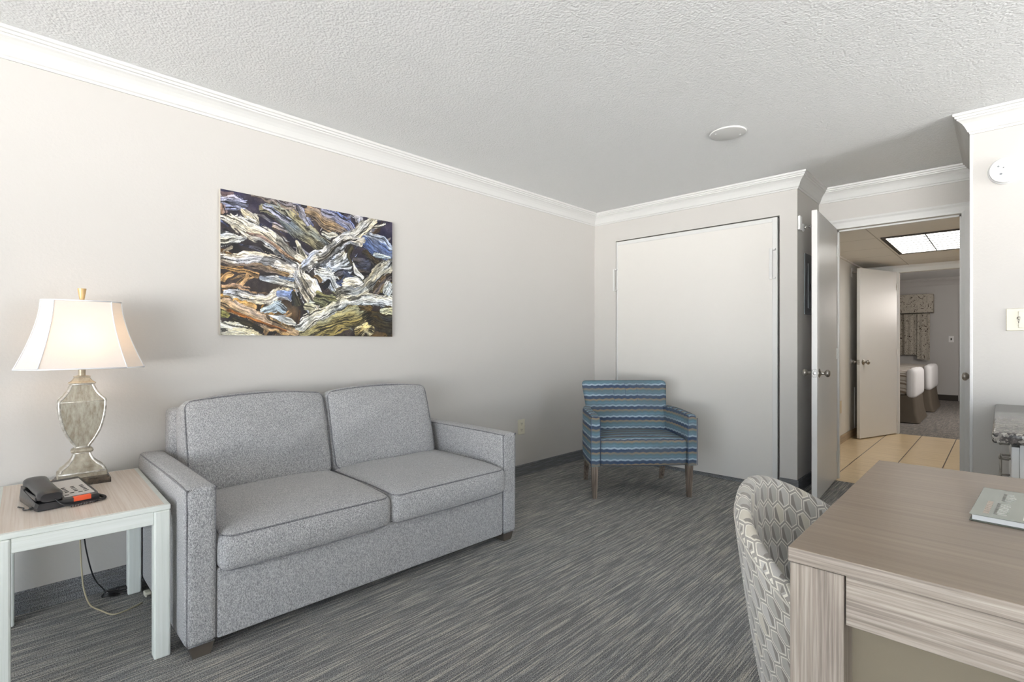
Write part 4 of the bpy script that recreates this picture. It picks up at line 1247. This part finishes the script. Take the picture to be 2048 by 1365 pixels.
for si, (pts, col) in enumerate(STROKES):
    wm = max(p[2] for p in pts) * 1.5 + .035
    i0, i1 = [int(np.clip((v) / (AY1 - AY0) * NXg, 0, NXg + 1)) for v in (min(p[0] for p in pts) - wm, max(p[0] for p in pts) + wm)]
    j0, j1 = [int(np.clip((v) / (AZ1_ - AZ0_) * NZg, 0, NZg + 1)) for v in (min(p[1] for p in pts) - wm, max(p[1] for p in pts) + wm)]
    i1 += 1; j1 += 1
    if i1 - i0 < 2 or j1 - j0 < 2: continue
    SL = (slice(j0, j1), slice(i0, i1))
    gy, gz, warpx, warpz = GY[SL], GZ[SL], WX[SL], WZ[SL]
    best = np.full(gy.shape, 9.0); S_ = np.zeros(gy.shape); T_ = np.zeros(gy.shape)
    acc = 0
    X_, Z_ = gy + warpx, gz + warpz
    for (x0, q0, w0_), (x1, q1, w1_) in zip(pts, pts[1:]):
        dx, dz = x1 - x0, q1 - q0
        L2 = dx * dx + dz * dz + 1e-9; L = L2 ** .5
        tu = ((X_ - x0) * dx + (Z_ - q0) * dz) / L2
        t_ = np.clip(tu, 0, 1)
        ex, ez = X_ - (x0 + dx * t_), Z_ - (q0 + dz * t_)
        w = w0_ + (w1_ - w0_) * t_
        dist = np.sqrt(ex * ex + ez * ez)
        d = dist / np.maximum(w, .003)
        crs = (dx * ez - dz * ex) / L
        over = np.abs(tu - t_) * L
        first, last = (x0, q0) == pts[0][:2], (x1, q1) == pts[-1][:2]
        d = d + np.where(((tu < 0) & first) | ((tu > 1) & last), over / np.maximum(w, .003) * 1.2, 0)
        m = d < best
        best = np.where(m, d, best); T_ = np.where(m, crs, T_); S_ = np.where(m, acc + tu * L, S_)
        acc += L
    edge = best + (fbm(S_ * 22, T_ * 110 + si * 7, 61 + si) - .5) * 1.2
    mask = edge < 1.0
    grain = fbm(S_ * 16 + si * 3, T_ * 330 + si * 11, 100 + si, 3)
    g2 = fbm(S_ * 45, T_ * 130, 200 + si, 3)
    crack = fbm(S_ * 7 + 5, T_ * 170 + si, 300 + si, 2)
    side_ = np.clip(T_ / (np.maximum(best, .05) ** 0 * .05), -1, 1)
    g3 = fbm(S_ * 60, T_ * 420 + si, 500 + si, 2)
    sh_ = .98 + .20 * side_ + 1.05 * (grain - .5) + .8 * (g2 - .5) + .6 * (g3 - .5)
    sh_ = np.where(crack < .33, sh_ * .38, sh_)
    blot = fbm(S_ * 9, T_ * 14, 700 + si, 3)
    sh_ = np.where(blot < .33, sh_ * .62, sh_)
    sh_ = np.where(edge > .93, sh_ * .75, sh_)
    sh_ = np.clip(sh_, .16, 1.35)
    tint = fbm(S_ * 6, T_ * 30, 400 + si, 2) - .5
    cc = np.array(col, float)
    warm = np.stack([cc[0] + tint * 46, cc[1] + tint * 18, cc[2] - tint * 42], -1)
    img[SL] = np.where(mask[..., None], warm * sh_[..., None], img[SL])
gy, gz, warpx, warpz = GY, GZ, WX, WZ
img = np.clip(img * 1.02, 8, 250)
spk = np.random.default_rng(8).random(img.shape[:2])[..., None]
img = np.clip(img * (.90 + .2 * spk), 0, 255) / 255.0
img = np.clip((img - .46) * 1.08 + .45, 0.03, 1)
linimg = np.where(img <= .04045, img / 12.92, ((img + .055) / 1.055) ** 2.4)
art = thing('wall_art', 'large unframed canvas print of tangled bleached driftwood above the sofa', 'picture', (XL, (AY0 + AY1) / 2, (AZ0_ + AZ1_) / 2))
me = bpy.data.meshes.new('print')
nv = (NXg + 1) * (NZg + 1)
vs = np.zeros((nv, 3)); vs[:, 0] = 0.0275; vs[:, 1] = gy.ravel() - (AY1 - AY0) / 2; vs[:, 2] = gz.ravel() - (AZ1_ - AZ0_) / 2
ii, jj = np.meshgrid(np.arange(NXg), np.arange(NZg))
a = (jj * (NXg + 1) + ii).ravel()
fc = np.stack([a, a + 1, a + NXg + 2, a + NXg + 1], 1)
me.vertices.add(nv); me.vertices.foreach_set('co', vs.ravel())
me.loops.add(fc.size); me.loops.foreach_set('vertex_index', fc.ravel())
me.polygons.add(len(fc)); me.polygons.foreach_set('loop_start', np.arange(0, fc.size, 4)); me.polygons.foreach_set('loop_total', np.full(len(fc), 4))
me.update()
ca = me.color_attributes.new('print_colour', 'FLOAT_COLOR', 'POINT')
ca.data.foreach_set('color', np.concatenate([linimg.reshape(-1, 3), np.ones((nv, 1))], 1).ravel())
t = NT('printed_canvas')
an = t.n.new('ShaderNodeAttribute'); an.attribute_name = 'print_colour'
t.set(an.outputs['Color'], 0.5, 0, 0.35)
me.materials.append(t.m)
pr = bpy.data.objects.new('print', me); COL.objects.link(pr); pr.parent = art
obj('canvas', bx(XL, XL + .027, AY0, AY1, AZ0_, AZ1_), plain('canvas_edge', lin(190, 186, 176), .8), art)

# ------------------------------------------------------------------ armchair
AR = THETA + rad(3.0)
V_ = Vector((-math.sin(THETA), math.cos(THETA), 0)); R_ = Vector((math.cos(THETA), math.sin(THETA), 0))
ac = thing('armchair', 'low armchair in wavy blue, tan and white stripes with grey-brown wooden legs', 'armchair', V_ * 3.66 + R_ * .948, AR)
def uvwrap(ytop=0.0, zt_=0.0):
    def f(co, n):
        ax, ay, az = abs(n.x), abs(n.y), abs(n.z)
        if az > ax and az > ay * .9 and az > .6: return (co.x, co.z * 0 + zt_ + (co.y - ytop))
        if ax > ay: return (co.y, co.z)
        return (co.x, co.z)
    return f
# arms: prism along a plan curve with rounded top
def chair_arm(s):
    path = arc_smooth([(s * .352, .006, 0), (s * .352, .12, 0), (s * .350, .26, 0), (s * .338, .38, 0), (s * .318, .47, 0)], 5)
    rings = []
    n = len(path)
    for i, p in enumerate(path):
        tg = (path[min(i + 1, n - 1)] - path[max(i - 1, 0)]).normalized()
        nr = Vector((-tg.y, tg.x, 0))
        f = i / (n - 1)
        top = .600 + .016 * math.sin(min(1, f * 1.2) * PI / 2)
        hw = .0345 * (1 if i not in (0, n - 1) else .86)
        tz = top - (0 if i not in (0, n - 1) else .006)
        ring = [(-hw, .236), (hw, .236), (hw + .002, .40), (hw, tz - .022), (hw * .82, tz - .006), (hw * .4, tz), (-hw * .4, tz), (-hw * .82, tz - .006), (-hw, tz - .022), (-hw - .002, .40)]
        rings.append([tuple(p + nr * a) [:2] + (b_,) for a, b_ in ring])
    return rings_mesh(new(), rings)
for s in (-1, 1):
    a_ = obj('arm', chair_arm(s), M['ziggy'], ac, world=False, smooth=True, angle=45, uv=uvwrap(0, .6))
    b = new()
    for e in (-.0335, .0335):
        tube(b, [(s * .352 + e, .003, .240), (s * .352 + e, .003, .578)], .0022, 6)
    obj('seam_welt', b, plain('navy_welt', lin(62, 78, 104), .85) if s < 0 else bpy.data.materials['navy_welt'], a_, world=False, smooth=True)
# seat
def seatwarp(q):
    w = q.copy()
    k = (q.y + .23) / .46
    w.z += .004 * math.sin(q.x * 95) * (1 if q.z > .06 else 0) * max(0, 1 - abs(k - .03) * 12)
    return w
bm = soft(.317, .255, .094, .024, .018, 12, .004, 0, 0, seatwarp)
bmesh.ops.transform(bm, matrix=Matrix.Translation((0, .262, .330)), verts=bm.verts)
obj('seat', bm, M['ziggy'], ac, world=False, smooth=True, uv=uvwrap(.01, .43))
# back: leaning, curved, wider at the top
def backwarp(q):
    h = max(0.0, (q.z + .265) / .53)
    wx = .292 + (.350 - .292) * h ** 1.1
    x = q.x / .30 * wx
    y = q.y + .415 + .165 * h ** 1.15 - .030 * (x / .33) ** 2 * (1.0 - .4 * h)
    return Vector((x, y, q.z + .265 + .280))
bm = soft(.30, .045, .265, .034, 0, 12, 0, 0, 0, backwarp)
bk = obj('backrest', bm, M['ziggy'], ac, world=False, smooth=True, uv=lambda co, n: (co.x, co.z))
b = new()
for dx in (-.085, 0, .085):
    pts = []
    for k in range(9):
        q = backwarp(Vector((dx, -.0455, .10 + .145 * k / 8))); pts.append(q)
    tube(b, pts, .0012, 5)
obj('pleat', b, bpy.data.materials['navy_welt'], bk, world=False)
for sx, yy, lean, w0_ in ((-.352, .045, 0, .044), (.342, .045, 0, .046), (-.315, .49, .07, .042), (.315, .49, .07, .042)):
    tw, bw = w0_ / 2, .0145
    cx = sx * (1 if lean else 1)
    pts = [(cx - bw, yy + lean - bw, 0), (cx + bw, yy + lean - bw, 0), (cx + bw, yy + lean + bw, 0), (cx - bw, yy + lean + bw, 0),
           (cx - tw, yy - tw, .238), (cx + tw, yy - tw, .238), (cx + tw, yy + tw, .238), (cx - tw, yy + tw, .238)]
    obj('leg', hexa(new(), pts), M['chairleg'], ac, world=False)

# ------------------------------------------------------------------ desk
desk = thing('desk', 'grey-brown weathered oak desk in the right foreground with a book on it', 'desk', (.03, 1.49, 0))
KX0, KX1, KY0, KY1, KZ = -.282, .345, 1.018, 1.966, .75
tp_ = obj('desktop', bx(KX0, KX1, KY0, KY1, KZ - .026, KZ, r=.0015, seg=2), [M['deskx'], M['desktop']], desk)
for p in tp_.data.polygons:
    if p.normal.z > .9: p.material_index = 1
LW = .084
for lx, ly in ((KX0 + .002, KY0 + .004), (KX1 - LW - .002, KY0 + .004), (KX0 + .002, KY1 - LW - .004), (KX1 - LW - .002, KY1 - LW - .004)):
    obj('leg', bx(lx, lx + LW, ly, ly + LW, 0, KZ - .028, r=.002, seg=2), M['deskz'], desk)
obj('apron', bx(KX0 + LW + .004, KX1 - LW - .004, KY0 + .008, KY0 + .030, .637, KZ - .028, r=.001, seg=1), M['deskx'], desk)
obj('apron', bx(KX0 + LW + .004, KX1 - LW - .004, KY1 - .030, KY1 - .008, .637, KZ - .028, r=.001, seg=1), M['deskx'], desk)
obj('apron', bx(KX0 + .010, KX0 + .030, KY0 + LW + .008, KY1 - LW - .008, .690, KZ - .028, r=.001, seg=1), M['desky'], desk)
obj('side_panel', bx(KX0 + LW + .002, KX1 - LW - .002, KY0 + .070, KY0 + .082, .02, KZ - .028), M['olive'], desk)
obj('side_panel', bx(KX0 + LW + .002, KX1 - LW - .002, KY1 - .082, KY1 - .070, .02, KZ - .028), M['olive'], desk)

# book on the desk
bk_ = thing('book', 'thin hardcover book with grey-green photo cover lying on the desk', 'book', (.05, 1.555, KZ), 0)
BX0, BX1, BY0, BY1 = -.043, .170, 1.424, 1.700
RB = Matrix.Translation((.05, 1.555, 0)) @ Matrix.Rotation(rad(-3.5), 4, 'Z') @ Matrix.Translation((-.05, -1.555, 0))
def bb(*a, **k):
    b = bx(*a, **k); bmesh.ops.transform(b, matrix=RB, verts=b.verts); return b
obj('page_block', bb(BX0 + .004, BX1 - .002, BY0 + .004, BY1 - .004, KZ + .0025, KZ + .0135), plain('book_pages', lin(228, 230, 232), .8), bk_)
obj('back_cover', bb(BX0, BX1, BY0, BY1, KZ, KZ + .0028, r=.0008, seg=1), plain('book_board_dark', lin(88, 92, 84), .5), bk_)
fcv = obj('front_cover', bb(BX0, BX1, BY0, BY1, KZ + .0132, KZ + .0158, r=.0008, seg=1), plain('book_cover', lin(146, 150, 142), .22), bk_)
obj('spine', bb(BX0, BX1, BY1 - .002, BY1 + .001, KZ, KZ + .0158), plain('book_spine', lin(64, 66, 58), .4), bk_)
zc = KZ + .0159
def ph_mat(name, cols):
    t = NT(name); o = t.coord()
    n = t.noise(t.mapping(o, (30, 60, 1)), 1, 4, .6)
    return t.set(t.ramp(n, [(.3, cols[0]), (.5, cols[1]), (.7, cols[2])]), .25)
for x0, x1, y0, y1, cols in ((.045, .160, 1.612, 1.680, (lin(196, 170, 150), lin(176, 150, 140), lin(206, 196, 168))),
                             (.045, .160, 1.520, 1.604, (lin(146, 156, 130), lin(150, 178, 184), lin(180, 186, 178))),
                             (.045, .160, 1.440, 1.512, (lin(170, 140, 122), lin(190, 168, 152), lin(196, 196, 172)))):
    obj('cover_photo', bb(x0, x1, y0, y1, zc - .0003, zc + .0003), ph_mat('cover_photo_print', cols), fcv)
obj('cover_rule', bb(.036, .0385, 1.436, 1.600, zc - .0003, zc + .0003), plain('cover_rule_paint', lin(198, 198, 190), .4), fcv)
# the cover title is too small and blurred to read: rows of soft letter-sized strokes along the spine edge
rs = random.Random(12)
title_mat = plain('title_ink', lin(202, 202, 196), .4)
yy = 1.450
while yy < 1.655:
    w_ = rs.uniform(.006, .012)
    if not (1.556 < yy < 1.572):
        x0 = -.008 if yy < 1.56 else -.004
        b = new()
        box(b, x0, x0 + rs.uniform(.016, .022), yy, yy + w_ * .55, zc - .0003, zc + .0003)
        box(b, x0, x0 + .005, yy, yy + w_, zc - .0003, zc + .0003)
        bmesh.ops.transform(b, matrix=RB, verts=b.verts)
        obj('title_letter', b, title_mat, fcv)
    yy += w_ + .003
b = new(); yy = 1.445
while yy < 1.56:
    w_ = rs.uniform(.004, .008); box(b, -.024, -.015, yy, yy + w_, zc - .0003, zc + .0003); yy += w_ + .003
bmesh.ops.transform(b, matrix=RB, verts=b.verts)
obj('cover_subtitle', b, plain('subtitle_ink', lin(184, 170, 158), .4), fcv)

# ------------------------------------------------------------------ barrel desk chair
CX, CY = -.235, 1.405
dc = thing('desk_chair', 'barrel-back chair in grey hexagon fabric tucked under the desk', 'chair', (CX, CY, 0), rad(-4))
AX_, BY_ = .262, .292
def shell(phi, h, inner):
    """phi 0 = rear centre; h 0 bottom .. 1 rim; local coords"""
    rim = .765 - .245 * (abs(phi) / rad(100)) ** 1.55
    zb = .26
    z = zb + (rim - zb) * h
    k = .74 + .26 * min(1, max(0, (z - zb) / .42)) ** .75
    th = .036
    a, c = AX_ * k, BY_ * k
    if inner: a -= th; c -= th
    x = -a * math.cos(phi); y = -c * math.sin(phi)
    if abs(phi) > rad(90):
        x = a * .9 * (abs(phi) - rad(90)) ; y = -c * (1 if phi > 0 else -1)
    return Vector((x, y, z))
bm = new(); NP, NH = 48, 18
P0, P1 = rad(-112), rad(112)
grid = []
uvs = {}
for i in range(NP + 1):
    phi = P0 + (P1 - P0) * i / NP
    col = []
    s_len = phi * .285
    for j in range(NH + 1):
        col.append((shell(phi, j / NH * .965, False), (s_len, j / NH * .5)))
    o_, n_ = shell(phi, .965, False), shell(phi, .965, True)
    for k in range(1, 6):
        a = PI * k / 6
        m_ = (o_ + n_) / 2; r_ = (o_ - n_) / 2
        v = m_ + r_ * math.cos(a) + Vector((0, 0, .020 * math.sin(a)))
        col.append((v, (s_len, .4825 + .012 * k)))
    for j in range(NH, -1, -1):
        v = shell(phi, j / NH * .965, True)
        col.append((v, (s_len, .555 + (NH - j) / NH * .5)))
    grid.append(col)
V = [[bm.verts.new(p[0]) for p in c] for c in grid]
lay = bm.loops.layers.uv.verify()
for i in range(NP):
    for j in range(len(grid[0]) - 1):
        f = bm.faces.new([V[i][j], V[i + 1][j], V[i + 1][j + 1], V[i][j + 1]])
        for l, (a, c_) in zip(f.loops, ((i, j), (i + 1, j), (i + 1, j + 1), (i, j + 1))):
            l[lay].uv = grid[a][c_][1]
for i in range(NP):
    f = bm.faces.new([V[i][0], V[i][-1], V[i + 1][-1], V[i + 1][0]])
bm.faces.new(V[0]); bm.faces.new(V[-1][::-1])
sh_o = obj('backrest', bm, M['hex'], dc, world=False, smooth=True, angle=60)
# welt along the outer edge
b = new()
tube(b, [shell(P0 + (P1 - P0) * k / 60, .94, False) for k in range(61)], .0022, 6)
obj('seam_welt', b, plain('pale_welt', lin(196, 192, 182), .8), sh_o, world=False, smooth=True)
bm = soft(.195, .200, .05, .03, .012, 8)
bmesh.ops.transform(bm, matrix=Matrix.Translation((.045, 0, .43)), verts=bm.verts)
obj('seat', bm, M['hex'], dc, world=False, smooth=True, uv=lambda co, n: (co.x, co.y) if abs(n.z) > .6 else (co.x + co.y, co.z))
obj('seat_frame', bx(-.13, .23, -.17, .17, .28, .385, r=.02, seg=3), M['hex'], dc, world=False, uv=lambda co, n: (co.x + co.y, co.z))
for sx, sy in ((-.11, -.14), (-.11, .14), (.20, -.16), (.20, .16)):
    pts = [(sx * 1.15 + a * .012, sy * 1.15 + c_ * .012, 0) for a, c_ in ((-1, -1), (1, -1), (1, 1), (-1, 1))] + [(sx + a * .02, sy + c_ * .02, .29) for a, c_ in ((-1, -1), (1, -1), (1, 1), (-1, 1))]
    obj('leg', hexa(new(), pts), M['chairleg'], dc, world=False)

# ------------------------------------------------------------------ kitchenette counter at the right edge
ct = thing('kitchen_counter', 'dark granite countertop on a white cabinet against the right-hand wall', 'counter', (.28, 3.2, 0))
obj('countertop', bx(-.030, .60, 2.603, YR, .748, .790, r=.009, seg=3), M['granite'], ct, smooth=True, angle=40)
cb = obj('cabinet', bx(.045, .60, 2.640, YR - .001, .09, .748), M['trim'], ct)
obj('toe_kick', bx(.10, .60, 2.68, YR - .001, 0, .09), M['dark_gap'], ct)
for y0, y1 in ((2.645, 3.03), (3.04, 3.42), (3.43, 3.80)):
    dr = obj('drawer_front', bx(.022, .045, y0, y1, .60, .735, r=.003), M['trim'], ct)
    b = new(); tube(b, [(-.008, (y0 + y1) / 2 - .05, .665), (-.008, (y0 + y1) / 2 + .05, .665)], .005, 8)
    for e in (-.04, .04): tube(b, [(.024, (y0 + y1) / 2 + e, .665), (-.008, (y0 + y1) / 2 + e, .665)], .004, 8)
    obj('handle', b, M['nickel'], dr, smooth=True)
    d_ = obj('cabinet_door', bx(.022, .045, y0, y1, .10, .59, r=.003), M['trim'], ct)
    b = new(); tube(b, [(-.008, y0 + .035, .44), (-.008, y0 + .035, .565)], .005, 8)
    for e in (.455, .55): tube(b, [(.024, y0 + .035, e), (-.008, y0 + .035, e)], .004, 8)
    obj('handle', b, M['nickel'], d_, smooth=True)

# ------------------------------------------------------------------ bedroom furniture
def bed(y0, y1, xf, label):
    yc = (y0 + y1) / 2
    t_ = thing('bed', label, 'bed', ((xf - 2.85) / 2, yc, 0), 0, 'twin beds in the far bedroom')
    w = (y1 - y0) / 2
    # pleated flared skirt
    rings = []
    for z, g in ((0.01, .085), (.14, .055), (.38, .03)):
        pl = rrect((2.85 + xf) / 2 - .03 + g, w - .03 + g, .04, 4)
        ring = []
        for k in range(len(pl)):
            p, q = pl[k], pl[(k + 1) % len(pl)]
            L = math.hypot(q[0] - p[0], q[1] - p[1]); m = 20 if L > .3 else 1
            for j in range(m):
                f = j / m; s_ = 1 + (.008 * math.sin(j * 1.9) * (1 if z < .3 else .3))
                ring.append((((p[0] + (q[0] - p[0]) * f) * s_) + (xf - 2.85) / 2, (p[1] + (q[1] - p[1]) * f) * s_ + yc, z))
        rings.append(ring)
    obj('bed_skirt', rings_mesh(new(), rings), M['skirt'], t_, smooth=True, angle=50)
    bm = soft((2.85 + xf) / 2, w, .18, .10, .03, 14, .01, .01, 5)
    bmesh.ops.transform(bm, matrix=Matrix.Translation(((xf - 2.85) / 2 - .05, yc, .545)), verts=bm.verts)
    obj('coverlet', bm, M['coverlet'], t_, smooth=True)
    bm = soft(.055, w + .025, .20, .052, .012, 10, .015, .006, 9)
    bmesh.ops.transform(bm, matrix=Matrix.Translation((xf - .035, yc, .55)), verts=bm.verts)
    obj('duvet', bm, M['duvet'], t_, smooth=True)
bed(8.98, 9.95, -.885, 'nearer striped bed with white duvet end seen through the hallway')
bed(10.65, 11.75, -.85, 'farther striped bed with white duvet end, nearest the curtains')
# curtains and valance on the end wall
cu = thing('curtains', 'short scroll-patterned curtains hanging below a matching valance', 'curtain', (-1.7, 12.93, 1.7))
b = new(); nn = 120; x0, x1 = -2.45, -1.20
pts = [(x0 + (x1 - x0) * k / nn, 12.90 + .03 * math.sin(k * .75) * (1 if k < 100 else .25)) for k in range(nn + 1)]
rings_mesh(b, [[(x, y, .88) for x, y in pts] + [(x, y + .006, .88) for x, y in pts[::-1]], [(x, y, 1.694) for x, y in pts] + [(x, y + .006, 1.694) for x, y in pts[::-1]]])
obj('drape', b, M['drape'], cu, smooth=True, angle=60)
b = new(); x0, x1 = -1.225, -1.03
pts = [(x0 + (x1 - x0) * k / 20, 12.86 + .008 * math.sin(k * .6)) for k in range(21)]
rings_mesh(b, [[(x, y, .80 - .03 * (x - x0) / (x1 - x0)) for x, y in pts] + [(x, y + .008, .80) for x, y in pts[::-1]], [(x, y, 1.694) for x, y in pts] + [(x, y + .008, 1.694) for x, y in pts[::-1]]])
obj('drape', b, M['drape'], cu, smooth=True, angle=60)
va = thing('valance', 'boxy scroll-patterned fabric valance high on the far bedroom wall', 'valance', (-1.7, 12.9, 1.89))
b = new(); box(b, -2.5, -.975, 12.78, 13.0, 1.70, 2.075, r=.012, seg=2)
obj('box', b, M['drape'], va, smooth=True, angle=50)
b = new(); box(b, -1.60, -1.585, 12.772, 12.785, 1.70, 2.07, r=.003); tube(b, [(-2.5, 12.778, 1.702), (-.978, 12.778, 1.702)], .006, 6)
obj('valance_trim', b, M['slot'], va)
# added point light out of view, with no lamp built, fills the bedroom
pl_ = bpy.data.lights.new('bedroom_fill', 'POINT'); pl_.energy = 48; pl_.color = (1, .93, .87); pl_.shadow_soft_size = .25
po = bpy.data.objects.new('bedroom_fill', pl_); po.location = (.4, 9.6, 1.7); COL.objects.link(po)
